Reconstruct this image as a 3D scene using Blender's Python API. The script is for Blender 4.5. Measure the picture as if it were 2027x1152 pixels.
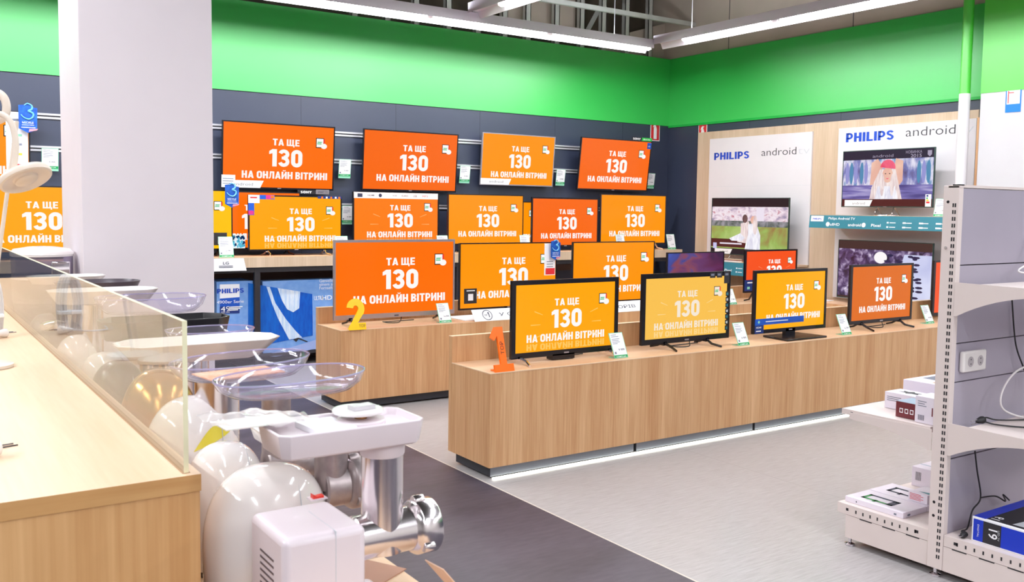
import bpy, math, random
import numpy as np
from mathutils import Vector, Matrix
SC = bpy.context.scene
for o in list(bpy.data.objects): bpy.data.objects.remove(o)
COL = SC.collection
random.seed(7)

# ------------------------------------------------------------------ camera
IW, IH, FPX, SY = 2027, 1152, 1836.55, -31.37
YAW, PITCH, ROLL = [math.radians(a) for a in (34.034, -4.0936, 0.7756)]
CAM = Vector((0, 0, 1.45))
def cam_basis():
    cy, sy, cp, sp = math.cos(YAW), math.sin(YAW), math.cos(PITCH), math.sin(PITCH)
    f = Vector((sy*cp, cy*cp, sp)); r = Vector((cy, -sy, 0)); u = r.cross(f)
    r2 = r*math.cos(ROLL) + u*math.sin(ROLL); u2 = u*math.cos(ROLL) - r*math.sin(ROLL)
    return r2, u2, f
R_, U_, F_ = cam_basis()
cd = bpy.data.cameras.new('camera'); co = bpy.data.objects.new('camera', cd); COL.objects.link(co)
co.matrix_world = Matrix(((R_.x, U_.x, -F_.x, CAM.x), (R_.y, U_.y, -F_.y, CAM.y), (R_.z, U_.z, -F_.z, CAM.z), (0, 0, 0, 1)))
cd.sensor_fit = 'HORIZONTAL'; cd.sensor_width = 36; cd.lens = FPX*36/IW
cd.shift_x = 0; cd.shift_y = SY/IW; cd.clip_start = .02; cd.clip_end = 60
cd.dof.use_dof = True; cd.dof.focus_distance = 5.6; cd.dof.aperture_fstop = 11
SC.camera = co
def ray(px, py):                       # direction of an image point, unit depth along the optical axis
    return R_*((px-IW/2)/FPX) - U_*((py-IH/2-SY)/FPX) + F_
def onY(px, py, y): d = ray(px, py); return CAM + d*((y-CAM.y)/d.y)
def onX(px, py, x): d = ray(px, py); return CAM + d*((x-CAM.x)/d.x)
def onZ(px, py, z): d = ray(px, py); return CAM + d*((z-CAM.z)/d.z)
def at(px, py, depth): return CAM + ray(px, py)*depth

# ------------------------------------------------------------------ world, lights, exposure
SC.view_settings.view_transform = 'Standard'; SC.view_settings.look = 'None'
SC.view_settings.gamma = 1; SC.view_settings.use_curve_mapping = False
EXPO = 0.45
SC.view_settings.exposure = EXPO
SC.cycles.use_denoising = True
SC.cycles.max_bounces = 10; SC.cycles.transparent_max_bounces = 24; SC.cycles.sample_clamp_indirect = 6
w = bpy.data.worlds.new('world'); SC.world = w; w.use_nodes = True
bg = w.node_tree.nodes['Background']; bg.inputs[0].default_value = (1, .965, .98, 1); bg.inputs[1].default_value = .5
def area(name, loc, sx, sy, power, col=(.95, .98, 1.03), rot=(0, 0, 0), spread=math.pi):
    l = bpy.data.lights.new(name, 'AREA'); l.shape = 'RECTANGLE'; l.size = sx; l.size_y = sy; l.energy = power; l.color = col; l.spread = spread
    o = bpy.data.objects.new(name, l); COL.objects.link(o); o.location = loc; o.rotation_euler = rot; return o
# unseen area lights for the hall's rows, with fill added behind the photographer
for x, y, e in ((.3, .2, 20), (.3, 3.0, 25), (3.0, .2, 34), (3.0, 3.0, 26), (5.6, .2, 36), (5.6, 3.0, 24), (-2.2, .6, 40), (-2.2, 3.8, 105), (-.8, -2.6, 62), (2.2, -2.6, 62), (5.2, -2.6, 60)):
    area('row_fill', (x, y, 3.25), .18, 2.4, e)
area('row_fill', (.2, 6.1, 3.25), .18, 2.4, 46)  # unseen, added to brighten the far counter and the pillar
area('row_fill', (1.9, 6.3, 3.25), .18, 2.0, 24)
area('row_fill', (4.6, 5.4, 3.12), .08, 3.0, 18)

# wall-wash share of the two fluorescent lines that run along the walls
area('wash_light', (2.1, 7.5, 3.1435), 9.3, .03, 82, rot=(math.radians(48), 0, 0))
area('wash_light', (6.84, 4.55, 3.1785), 4.9, .03, 39, rot=(math.radians(48), 0, -math.pi/2))

# upward strips added over the fixtures to brighten the studwork and plaster
area('up_fill', (2.1, 7.5, 3.262), 9.3, .06, 55, rot=(math.pi, 0, 0))
area('up_fill', (6.84, 4.55, 3.297), .06, 5.5, 60, rot=(math.pi, 0, 0))

# ------------------------------------------------------------------ materials
def lin(c):
    out = []
    for v in c[:3]:
        v /= 255.; out.append(v/12.92 if v <= .04045 else ((v+.055)/1.055)**2.4)
    return (*out, 1)
MATS = {}
def mat(name, rgb, rough=.5, metal=0., spec=.5, coat=0., var=.04, vscale=8., alpha=None):
    if name in MATS: return MATS[name]
    m = bpy.data.materials.new(name); m.use_nodes = True; nt = m.node_tree; b = nt.nodes['Principled BSDF']
    b.inputs['Roughness'].default_value = rough; b.inputs['Metallic'].default_value = metal
    b.inputs['Specular IOR Level'].default_value = spec; b.inputs['Coat Weight'].default_value = coat; b.inputs['Coat Roughness'].default_value = rough if rough > .3 else .04
    c = lin(rgb)
    tc = nt.nodes.new('ShaderNodeTexCoord'); n = nt.nodes.new('ShaderNodeTexNoise'); n.inputs['Scale'].default_value = vscale
    n.inputs['Detail'].default_value = 3
    rp = nt.nodes.new('ShaderNodeValToRGB')
    rp.color_ramp.elements[0].color = (*[max(0, v*(1-var)) for v in c[:3]], 1); rp.color_ramp.elements[1].color = (*[min(1, v*(1+var)) for v in c[:3]], 1)
    rp.color_ramp.elements[0].position = .3; rp.color_ramp.elements[1].position = .7
    nt.links.new(tc.outputs['Object'], n.inputs['Vector']); nt.links.new(n.outputs['Fac'], rp.inputs['Fac']); nt.links.new(rp.outputs['Color'], b.inputs['Base Color'])
    MATS[name] = m; return m
def wood(name, a, b_, stretch, rough=.42, scale=1.):
    if name in MATS: return MATS[name]
    m = bpy.data.materials.new(name); m.use_nodes = True; nt = m.node_tree; b = nt.nodes['Principled BSDF']
    b.inputs['Roughness'].default_value = rough; b.inputs['Specular IOR Level'].default_value = .4
    tc = nt.nodes.new('ShaderNodeTexCoord'); mp = nt.nodes.new('ShaderNodeMapping'); mp.inputs['Scale'].default_value = stretch
    n1 = nt.nodes.new('ShaderNodeTexNoise'); n1.inputs['Scale'].default_value = 9*scale; n1.inputs['Detail'].default_value = 2
    n2 = nt.nodes.new('ShaderNodeTexNoise'); n2.inputs['Scale'].default_value = 90*scale; n2.inputs['Detail'].default_value = 4
    mx = nt.nodes.new('ShaderNodeMath'); mx.operation = 'MULTIPLY_ADD'; mx.inputs[1].default_value = .45
    mh = nt.nodes.new('ShaderNodeMath'); mh.operation = 'MULTIPLY'; mh.inputs[1].default_value = .55
    rp = nt.nodes.new('ShaderNodeValToRGB'); rp.color_ramp.elements[0].position = .33; rp.color_ramp.elements[1].position = .67
    rp.color_ramp.elements[0].color = lin(a); rp.color_ramp.elements[1].color = lin(b_)
    L = nt.links.new
    L(tc.outputs['Object'], mp.inputs['Vector']); L(mp.outputs['Vector'], n1.inputs['Vector']); L(mp.outputs['Vector'], n2.inputs['Vector'])
    L(n1.outputs['Fac'], mh.inputs[0]); L(n2.outputs['Fac'], mx.inputs[0]); L(mh.outputs[0], mx.inputs[2]); L(mx.outputs[0], rp.inputs['Fac']); L(rp.outputs['Color'], b.inputs['Base Color'])
    MATS[name] = m; return m
def emit(name, rgb, k=1.0, gloss=True, rough=.22):
    """a backlit surface that shows the colour rgb at the scene's exposure"""
    if name in MATS: return MATS[name]
    m = bpy.data.materials.new(name); m.use_nodes = True; nt = m.node_tree; b = nt.nodes['Principled BSDF']
    b.inputs['Base Color'].default_value = (.002, .002, .002, 1); b.inputs['Roughness'].default_value = rough
    b.inputs['Specular IOR Level'].default_value = .25 if gloss else 0.
    b.inputs['Emission Color'].default_value = lin(rgb); b.inputs['Emission Strength'].default_value = k*2**-EXPO
    MATS[name] = m; return m
def clear(name, tint, edge, rmax=.6, rough=.02, edgew=.0):
    """thin clear sheet: straight-through light plus a fresnel reflection; 'edge' tints it at grazing angles"""
    if name in MATS: return MATS[name]
    m = bpy.data.materials.new(name); m.use_nodes = True; nt = m.node_tree; nt.nodes.remove(nt.nodes['Principled BSDF'])
    out = nt.nodes['Material Output']
    tr = nt.nodes.new('ShaderNodeBsdfTransparent'); gl = nt.nodes.new('ShaderNodeBsdfGlossy'); gl.inputs['Roughness'].default_value = rough
    df = nt.nodes.new('ShaderNodeBsdfTranslucent'); df.inputs['Color'].default_value = lin(edge)
    df2 = nt.nodes.new('ShaderNodeBsdfDiffuse'); df2.inputs['Color'].default_value = lin(edge)
    ad = nt.nodes.new('ShaderNodeMixShader')
    fr = nt.nodes.new('ShaderNodeFresnel'); ge = nt.nodes.new('ShaderNodeNewGeometry'); io = nt.nodes.new('ShaderNodeMix'); io.data_type = 'FLOAT'
    io.inputs[2].default_value = 1.5; io.inputs[3].default_value = 1/1.5; nt.links.new(ge.outputs['Backfacing'], io.inputs[0]); nt.links.new(io.outputs[0], fr.inputs['IOR'])
    fm = nt.nodes.new('ShaderNodeMath'); fm.operation = 'MULTIPLY'; fm.inputs[1].default_value = rmax; nt.links.new(fr.outputs[0], fm.inputs[0])
    tr.inputs['Color'].default_value = lin(tint)
    mx = nt.nodes.new('ShaderNodeMixShader'); mx2 = nt.nodes.new('ShaderNodeMixShader'); mx2.inputs[0].default_value = edgew
    L = nt.links.new
    L(df.outputs[0], ad.inputs[1]); L(df2.outputs[0], ad.inputs[2])
    L(tr.outputs[0], mx2.inputs[1]); L(ad.outputs[0], mx2.inputs[2])
    L(fm.outputs[0], mx.inputs[0]); L(mx2.outputs[0], mx.inputs[1]); L(gl.outputs[0], mx.inputs[2]); L(mx.outputs[0], out.inputs['Surface'])
    MATS[name] = m; return m

WOODF = wood('oak_laminate_vertical', (190, 138, 92), (222, 180, 136), (1, 1, .035))
WOODT = wood('oak_laminate_top', (205, 160, 122), (224, 186, 150), (.05, 1, 1))
WOODL = wood('pale_oak_panel', (192, 168, 140), (214, 192, 168), (1, 1, .04))
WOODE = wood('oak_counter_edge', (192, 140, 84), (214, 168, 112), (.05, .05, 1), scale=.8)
WOODC = wood('oak_counter_top_lit', (222, 188, 152), (233, 200, 169), (1, .05, 1), rough=.38)  # overexposing lamplight put into the colour, paler than the oak sides
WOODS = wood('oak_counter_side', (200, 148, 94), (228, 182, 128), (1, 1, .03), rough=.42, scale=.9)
WHITE = mat('white_plastic', (236, 230, 228), .18, coat=.5, var=.01)
WHITEM = mat('white_matt', (222, 219, 223), .55, var=.01)
PAPER = mat('white_paper', (240, 240, 244), .6, var=.01)
BLACK = mat('black_plastic', (22, 20, 26), .25, var=.1)
BLACKM = mat('black_matt', (34, 32, 38), .55, var=.1)
SILVER = mat('silver_plastic', (176, 168, 176), .32, metal=.6, var=.03)
CHROME = mat('chrome', (225, 220, 225), .08, metal=1, var=.01)
STEEL = mat('polished_steel', (226, 218, 220), .2, metal=1, var=.03)
CAST = mat('cast_aluminium', (172, 160, 160), .42, metal=.9, var=.1, vscale=60)
ALU = mat('aluminium_rail', (220, 220, 226), .3, metal=.5, var=.02)
GREEN = mat('green_print', (30, 160, 90), .4, var=.02)
GREENE = mat('green_acrylic_edge', (150, 215, 185), .2, var=.02)
INK = mat('grey_print', (120, 124, 140), .6, var=.05)
INKD = mat('dark_print', (40, 44, 70), .6, var=.05)
REDM = mat('red_sign', (214, 40, 48), .4, var=.03)
BLUEM = mat('blue_print', (22, 84, 190), .35, var=.04)
BLUED = mat('dark_blue_print', (20, 50, 120), .35, var=.08)
PHB = mat('blue_lettering', (10, 70, 190), .4, var=.02)
DKTXT = mat('charcoal_lettering', (52, 52, 60), .4, var=.02)
LTTXT = mat('pale_grey_lettering', (200, 204, 210), .4, var=.02)
WTXT = mat('white_lettering', (245, 245, 248), .5, var=.01)
GONDM = mat('powder_coated_steel', (222, 208, 204), .42, var=.015)
GONDG = mat('grey_steel_panel', (176, 168, 182), .38, metal=.15, var=.03, vscale=3)
CABLEW = mat('white_cable', (228, 222, 222), .4, var=.01)
CABLEB = mat('black_cable', (26, 24, 28), .45, var=.05)
MAR0 = mat('brown_red_cover', (150, 96, 86), .4)
YEL = mat('yellow_acrylic', (255, 205, 0), .25, var=.02)
ORG = mat('orange_acrylic', (255, 112, 8), .25, var=.02)
TEAL = mat('teal_sign', (44, 124, 142), .35, var=.06, vscale=2)

# ------------------------------------------------------------------ mesh helpers
class MB:
    def __init__(s): s.v = []; s.f = []; s.m = []
    def add(s, vs, fs, mi=0):
        n = len(s.v); s.v += [tuple(v) for v in vs]; s.f += [tuple(i+n for i in f) for f in fs]; s.m += [mi]*len(fs); return s
    def box(s, x0, x1, y0, y1, z0, z1, mi=0, M=None):
        vs = [Vector(p) for p in ((x0, y0, z0), (x1, y0, z0), (x1, y1, z0), (x0, y1, z0), (x0, y0, z1), (x1, y0, z1), (x1, y1, z1), (x0, y1, z1))]
        if M: vs = [M @ v for v in vs]
        ms = mi if isinstance(mi, (list, tuple)) else [mi]*6
        for f, k in zip(((0, 3, 2, 1), (4, 5, 6, 7), (0, 1, 5, 4), (2, 3, 7, 6), (1, 2, 6, 5), (3, 0, 4, 7)), ms):   # bottom top front(-y) back right left
            s.add([vs[i] for i in f], [(0, 1, 2, 3)], k)
        return s
    def wbox(s, x0, x1, y0, y1, z0, z1, mi=0, M=None):      # welded box, one material
        vs = [Vector(p) for p in ((x0, y0, z0), (x1, y0, z0), (x1, y1, z0), (x0, y1, z0), (x0, y0, z1), (x1, y0, z1), (x1, y1, z1), (x0, y1, z1))]
        if M: vs = [M @ v for v in vs]
        return s.add(vs, ((0, 3, 2, 1), (4, 5, 6, 7), (0, 1, 5, 4), (2, 3, 7, 6), (1, 2, 6, 5), (3, 0, 4, 7)), mi)
    def quad(s, a, b, c, d, mi=0): return s.add([a, b, c, d], [(0, 1, 2, 3)], mi)
    def prism(s, pts, fn, d0, d1, mi=0):
        """outline pts (2-D) pushed from d0 to d1; fn(u,v,d) gives the 3-D point"""
        n = len(pts); vs = [fn(u, v, d0) for u, v in pts] + [fn(u, v, d1) for u, v in pts]
        return s.add(vs, [tuple(range(n))[::-1], tuple(range(n, 2*n))] + [(i, (i+1) % n, n+(i+1) % n, n+i) for i in range(n)], mi)
    def tube(s, pts, r, seg=10, mi=0, cap=True):
        pts = [Vector(p) for p in pts]; rs = r if isinstance(r, (list, tuple)) else [r]*len(pts)
        vs = []; fs = []; up = None
        for i, p in enumerate(pts):
            t = (pts[min(i+1, len(pts)-1)]-pts[max(i-1, 0)]).normalized()
            if up is None: up = Vector((0, 0, 1)) if abs(t.z) < .9 else Vector((1, 0, 0))
            a = t.cross(up).normalized(); b = a.cross(t).normalized(); up = b
            for k in range(seg):
                q = 2*math.pi*k/seg; vs.append(p + (a*math.cos(q)+b*math.sin(q))*rs[i])
        for i in range(len(pts)-1):
            for k in range(seg): fs.append((i*seg+k, i*seg+(k+1) % seg, (i+1)*seg+(k+1) % seg, (i+1)*seg+k))
        if cap: fs += [tuple(range(seg))[::-1], tuple(range((len(pts)-1)*seg, len(pts)*seg))]
        return s.add(vs, fs, mi)
    def lathe(s, prof, M=None, seg=28, mi=0, sx=1, sy=1, cap=True):
        vs = []; fs = []
        for (r, z) in prof:
            for k in range(seg):
                q = 2*math.pi*k/seg; v = Vector((r*math.cos(q)*sx, r*math.sin(q)*sy, z)); vs.append(M @ v if M else v)
        n = len(prof)
        for i in range(n-1):
            for k in range(seg): fs.append((i*seg+k, i*seg+(k+1) % seg, (i+1)*seg+(k+1) % seg, (i+1)*seg+k))
        if cap: fs += [tuple(range(seg))[::-1], tuple(range((n-1)*seg, n*seg))]
        return s.add(vs, fs, mi)
    def text(s, txt, fn, cx, cy, wd, ht, mi=0, bold=0., d=0., align='C'):
        """flat lettering scaled to width wd (None: natural) and cap height ht about (cx,cy); fn(u,v,d) gives 3-D"""
        vs, fs, bb = glyphs(txt, bold)
        capt = .728 + 2*bold; sc = ht/capt; sx = (wd/(bb[1]-bb[0])) if wd else sc
        ox = {'C': (bb[0]+bb[1])/2, 'L': bb[0], 'R': bb[1]}[align]
        s.add([fn(cx+(x-ox)*sx, cy+(y-.364)*sc, d) for x, y in vs], fs, mi); return s
    def build(s, name, mats, parent=None, bevel=0., smooth=35, loc=None, rot=None, bseg=2, subd=0, weld=False):
        me = bpy.data.meshes.new(name); me.from_pydata(s.v, [], s.f); 
        for m in (mats if isinstance(mats, (list, tuple)) else [mats]): me.materials.append(m)
        me.polygons.foreach_set('material_index', s.m); me.update()
        if smooth:
            me.polygons.foreach_set('use_smooth', [True]*len(me.polygons)); me.set_sharp_from_angle(angle=math.radians(smooth))
        o = bpy.data.objects.new(name, me); COL.objects.link(o)
        if parent is not None: o.parent = parent
        if loc is not None: o.location = loc
        if rot is not None: o.rotation_euler = rot
        if bevel:
            b = o.modifiers.new('bevel', 'BEVEL'); b.width = bevel; b.segments = bseg; b.limit_method = 'ANGLE'; b.angle_limit = math.radians(40)
        if subd:
            q = o.modifiers.new('subd', 'SUBSURF'); q.levels = subd; q.render_levels = subd
        return o
_G = {}
# heavy block lettering drawn stroke by stroke (cap height 1)
def _heavy():
    G = {}
    def st(pts, t=.215, closed=False):
        P = []
        for p in pts:
            if not P or (Vector(p)-P[-1]).length > 1e-4: P.append(Vector(p))
        if closed and (P[0]-P[-1]).length < 1e-4: P.pop()
        n = len(P); out = []
        for i, p in enumerate(P):
            a = P[(i-1) % n] if (closed or i) else None; c = P[(i+1) % n] if (closed or i < n-1) else None
            d1 = (p-a).normalized() if a is not None else (c-p).normalized(); d2 = (c-p).normalized() if c is not None else d1
            d = (d1+d2); d = d.normalized() if d.length > 1e-6 else d1
            nm = Vector((-d.y, d.x)); k = max(.5, nm.dot(Vector((-d1.y, d1.x)))); out.append((p+nm*t/2/k, p-nm*t/2/k))
        return [[out[i][0], out[i][1], out[(i+1) % n][1], out[(i+1) % n][0]] for i in range(n if closed else n-1)]
    def rc(x0, x1, y0, y1): return [[(x0, y0), (x1, y0), (x1, y1), (x0, y1)]]
    def arc(cx, cy, rx, ry, a0, a1, n=12): return [(cx+rx*math.cos(math.radians(a0+(a1-a0)*i/n)), cy+ry*math.sin(math.radians(a0+(a1-a0)*i/n))) for i in range(n+1)]
    def rrect(x0, x1, y0, y1, r, n=5): return arc(x1-r, y1-r, r, r, 0, 90, n)+arc(x0+r, y1-r, r, r, 90, 180, n)+arc(x0+r, y0+r, r, r, 180, 270, n)+arc(x1-r, y0+r, r, r, 270, 360, n)
    s = .22
    def g(c, w_, *parts): G[c] = (w_, [q for p in parts for q in p])
    g('Т', .60, rc(0, .60, .81, 1), rc(.19, .41, 0, .81)); G['T'] = G['Т']
    g('А', .70, [[(0, 0), (.22, 0), (.44, 1), (.24, 1)], [(.48, 0), (.70, 0), (.46, 1), (.26, 1)]], rc(.16, .54, .17, .34)); G['A'] = G['А']
    g('Щ', .98, rc(0, .2, 0, 1), rc(.34, .54, .19, 1), rc(.68, .88, .19, 1), rc(.2, .98, 0, .19), rc(.82, .98, -.17, 0))
    g('Е', .54, rc(0, s, 0, 1), rc(s, .54, .81, 1), rc(s, .50, .41, .59), rc(s, .54, 0, .19)); G['E'] = G['Е']
    g('1', .40, rc(.17, .40, 0, 1), [[(0, .70), (.17, .76), (.17, 1), (.0, .88)]])
    g('0', .60, st(rrect(.11, .49, .10, .90, .19), .22, True))
    G['О'] = (.64, st(rrect(.11, .53, .10, .90, .19), .22, True)); G['O'] = G['О']
    g('3', .58, st(arc(.28, .725, .19, .18, 165, -90, 14), .2), st(arc(.28, .295, .20, .20, 90, -165, 14), .2), rc(.17, .30, .42, .59))
    g('Н', .62, rc(0, s, 0, 1), rc(.40, .62, 0, 1), rc(s, .40, .40, .60)); G['H'] = G['Н']
    g('Л', .66, [[(.0, 0), (.12, 0), (.22, .12), (.16, .19), (.0, .19)], [(.1, .05), (.25, .16), (.33, 1), (.13, 1)]], rc(.13, .66, .81, 1), rc(.44, .66, 0, .81))
    def ii(): return rc(0, s, 0, 1)+rc(.42, .64, 0, 1)+[[(s, .16), (s, .46), (.42, .86), (.42, .54)]]
    g('И', .64, ii()); g('Й', .64, ii(), st(arc(.32, 1.24, .15, .13, 190, 350, 8), .1))
    g('В', .60, rc(0, s, 0, 1), st([(.1, .91)]+arc(.30, .735, .18, .175, 90, -90, 8)+[(.1, .56)], .19), st([(.1, .47)]+arc(.31, .285, .19, .19, 90, -90, 8)+[(.1, .095)], .19)); G['B'] = G['В']
    g('І', .22, rc(0, s, 0, 1)); G['I'] = G['І']
    g('Р', .58, rc(0, s, 0, 1), st([(.1, .905)]+arc(.28, .655, .20, .25, 90, -90, 10)+[(.1, .405)], .19)); G['P'] = G['Р']
    g('L', .52, rc(0, s, 0, 1), rc(s, .52, 0, .19))
    g('S', .56, st(arc(.28, .725, .185, .18, 15, 270, 14)+arc(.28, .29, .185, .195, 90, -165, 14)[1:], .19))
    g('N', .66, rc(0, s, 0, 1), rc(.44, .66, 0, 1), [[(s, .54), (.44, .16), (.44, .46), (s, .84)]])
    g('Y', .66, rc(.22, .44, 0, .45), [[(0, 1), (.22, .38), (.40, .45), (.23, 1)], [(.43, 1), (.26, .45), (.44, .38), (.66, 1)]])
    return G
HEAVY = _heavy()
def glyphs(txt, bold):
    k = (txt, bold)
    if k in _G: return _G[k]
    if bold >= .03 and all(c in HEAVY or c == ' ' for c in txt):
        vs, fs, x = [], [], 0.
        for c in txt:
            if c == ' ': x += .26; continue
            w_, polys = HEAVY[c]
            for p in polys:
                n = len(vs); q = [(x+a[0], a[1]) for a in p]
                ar = sum(q[i][0]*q[(i+1) % len(q)][1]-q[(i+1) % len(q)][0]*q[i][1] for i in range(len(q)))
                if ar < 0: q = q[::-1]
                vs += [(a, (.728+2*bold)*b+(.364-.5*(.728+2*bold))) for a, b in q]; fs.append(tuple(range(n, n+len(q))))
            x += w_+.085
        xs = [v[0] for v in vs]; _G[k] = (vs, fs, (min(xs), max(xs), 0, 1)); return _G[k]
    if bold > 0: bold = min(bold, .012)
    c = bpy.data.curves.new('t', 'FONT'); c.body = txt; c.size = 1; c.offset = bold; c.resolution_u = 3
    o = bpy.data.objects.new('t', c); COL.objects.link(o)
    dg = bpy.context.evaluated_depsgraph_get(); ev = o.evaluated_get(dg); m = ev.to_mesh()
    vs = [(v.co.x, v.co.y) for v in m.vertices]; fs = [tuple(p.vertices) for p in m.polygons]
    ev.to_mesh_clear(); bpy.data.objects.remove(o); bpy.data.curves.remove(c)
    xs = [v[0] for v in vs]; ys = [v[1] for v in vs]
    _G[k] = (vs, fs, (min(xs), max(xs), min(ys), max(ys))); return _G[k]
def tag(o, label, cat, group=None):
    o['label'] = label; o['category'] = cat
    if group: o['group'] = group
    return o
def thing(name, label, cat, loc=(0, 0, 0), rz=0., group=None, tilt=0.):
    o = bpy.data.objects.new(name, None); COL.objects.link(o); o.empty_display_size = .05
    o.location = loc; o.rotation_euler = (tilt, 0, rz); return tag(o, label, cat, group)
def struct(o, label=None):
    o['kind'] = 'structure'
    if label: o['label'] = label
    return o
def copy_tree(o, parent=None):
    c = o.copy(); COL.objects.link(c)
    if parent is not None: c.parent = parent; c.matrix_parent_inverse = o.matrix_parent_inverse
    for ch in list(o.children): copy_tree(ch, c)
    return c
def FXZ(u, v, d): return Vector((u, -d, v))          # sheet facing -y; d raises it toward -y
def smooth_path(pts, n=6):
    pts = [Vector(p) for p in pts]; out = []
    for i in range(len(pts)-1):
        p0, p1, p2, p3 = pts[max(i-1, 0)], pts[i], pts[i+1], pts[min(i+2, len(pts)-1)]
        for k in range(n):
            t = k/n; out.append(.5*((2*p1)+(p2-p0)*t+(2*p0-5*p1+4*p2-p3)*t*t+(3*p1-p0-3*p2+p3)*t**3))
    return out+[pts[-1]]

# ------------------------------------------------------------------ the setting
WX, WY, CEIL = 8.04, 8.5, 4.75
def floor_mat():
    m = bpy.data.materials.new('light_vinyl'); m.use_nodes = True; nt = m.node_tree; b = nt.nodes['Principled BSDF']
    b.inputs['Roughness'].default_value = .3; b.inputs['Specular IOR Level'].default_value = .45
    tc = nt.nodes.new('ShaderNodeTexCoord'); mp = nt.nodes.new('ShaderNodeMapping'); mp.inputs['Scale'].default_value = (1.5, 14, 1)
    n = nt.nodes.new('ShaderNodeTexNoise'); n.inputs['Scale'].default_value = 6; n.inputs['Detail'].default_value = 6; n.inputs['Roughness'].default_value = .7
    rp = nt.nodes.new('ShaderNodeValToRGB'); rp.color_ramp.elements[0].position = .25; rp.color_ramp.elements[1].position = .75
    rp.color_ramp.elements[0].color = lin((152, 146, 146)); rp.color_ramp.elements[1].color = lin((184, 180, 181))
    br = nt.nodes.new('ShaderNodeTexBrick'); br.inputs['Scale'].default_value = 1; br.inputs['Mortar Size'].default_value = .0012; br.inputs['Brick Width'].default_value = 2.0; br.inputs['Row Height'].default_value = 2.0; br.offset = 0
    br.inputs['Color1'].default_value = br.inputs['Color2'].default_value = (1, 1, 1, 1); br.inputs['Mortar'].default_value = (.55, .5, .5, 1)
    mx = nt.nodes.new('ShaderNodeMix'); mx.data_type = 'RGBA'; mx.blend_type = 'MULTIPLY'; mx.inputs[0].default_value = 1
    L = nt.links.new
    L(tc.outputs['Object'], mp.inputs['Vector']); L(mp.outputs['Vector'], n.inputs['Vector']); L(n.outputs['Fac'], rp.inputs['Fac'])
    L(tc.outputs['Object'], br.inputs['Vector']); L(rp.outputs['Color'], mx.inputs[6]); L(br.outputs['Color'], mx.inputs[7]); L(mx.outputs[2], b.inputs['Base Color'])
    return m
DARKV = wood('dark_vinyl', (54, 49, 60), (80, 73, 86), (.25, 1, 1), rough=.4, scale=.5)
STRIPM = mat('pale_joint', (206, 196, 186), .4)
b = MB(); b.quad((2.605, -4, 0), (WX, -4, 0), (WX, WY, 0), (2.605, WY, 0), 0); b.quad((-5, -4, 0), (2.595, -4, 0), (2.595, WY, 0), (-5, WY, 0), 1)
b.quad((2.595, -4, 0), (2.605, -4, 0), (2.605, WY, 0), (2.595, WY, 0), 2)
struct(b.build('floor', [floor_mat(), DARKV, STRIPM], smooth=0))
CEILM = mat('dark_ceiling', (58, 54, 50), .8, var=.3, vscale=1.5)
struct(MB().quad((-5.1, -4.1, CEIL), (-5.1, WY+.5, CEIL), (WX+.3, WY+.5, CEIL), (WX+.3, -4.1, CEIL)).build('ceiling', CEILM, smooth=0))
GRN = mat('green_wall_paint', (14, 192, 68), .46, spec=1.0, coat=1.0, var=.01, vscale=1)
GRNY = mat('lime_wall_paint', (70, 206, 50), .46, spec=1.0, coat=1.0, var=.01, vscale=1)
SLAT = mat('slate_grey_panel', (50, 57, 78), .4, spec=.7, var=.05, vscale=2)
SEAM = mat('panel_seam', (40, 42, 56), .6)
PLAST = mat('raw_plasterboard', (176, 164, 152), .75, var=.08, vscale=2)
PLASTD = mat('dark_void_board', (78, 68, 58), .8, var=.4, vscale=2.5)
STUD = mat('galvanised_stud', (186, 188, 184), .45, metal=.3, var=.1, vscale=5)
GB, GT = 2.49, 3.30
# back wall: slate slat panel, green fascia, open studwork above
b = MB(); b.box(-5, WX, WY, WY+.12, 0, GB, 0); b.box(-5, WX, WY-.012, WY+.12, GB, GT, 1)
b.box(-5, WX, WY+.4, WY+.45, GT-.3, CEIL, 2)
for x in [2.3+1.0*k for k in range(6)]: b.box(x-.002, x+.002, WY-.0008, WY, 0, GB, 3)
wb = struct(b.build('wall_back', [SLAT, GRN, PLASTD, SEAM], smooth=0))
rails = [onY(690, y, WY).z for y in (407, 320, 266)]
b = MB()
for z in rails:
    for dz in (-.022, .006): b.box(-3, 7.68, WY-.012, WY, z+dz, z+dz+.016, 0)
    b.box(-3, 7.68, WY-.003, WY, z-.006, z+.006, 1)
b.build('slat_rail', [ALU, BLACKM], wb, smooth=0)
# boards between the studs
b = MB()
def bw(px, py, y=WY+.10): return onY(px, py, y)
for poly in ([(1000, -20), (1140, -20), (1140, 75), (1000, 55)], [(1200, 92), (1240, 66), (1322, 45), (1322, 122), (1200, 108)]):
    n = len(poly); P = [bw(*q) for q in poly]; b.add([(p.x, WY+.11, p.z) for p in P]+[(p.x, WY+.13, p.z) for p in P], [tuple(range(n)), tuple(range(n, 2*n))[::-1]]+[(i, (i+1) % n, n+(i+1) % n, n+i) for i in range(n)])
b.build('plasterboard_offcut', PLAST, wb, smooth=0)
for px in (700, 765, 822, 886, 944, 997, 1043, 1100, 1150, 1193, 1239, 1285):
    x = onY(px, 30, WY+.03).x
    m = MB(); m.box(x-.035, x+.035, WY+.0, WY+.008, GT, CEIL); m.box(x+.027, x+.035, WY, WY+.06, GT, CEIL); m.box(x-.035, x-.027, WY, WY+.06, GT, CEIL)
    m.build('metal_stud', STUD, wb, smooth=0)
b = MB(); p, q = onY(1125, 130, WY+.08), onY(1195, 10, WY+.08); b.tube([(p.x, WY+.08, p.z), (q.x+.25, WY+.08, q.z+.45)], .03, 4); b.build('diagonal_brace', STUD, wb, smooth=0)
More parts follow.
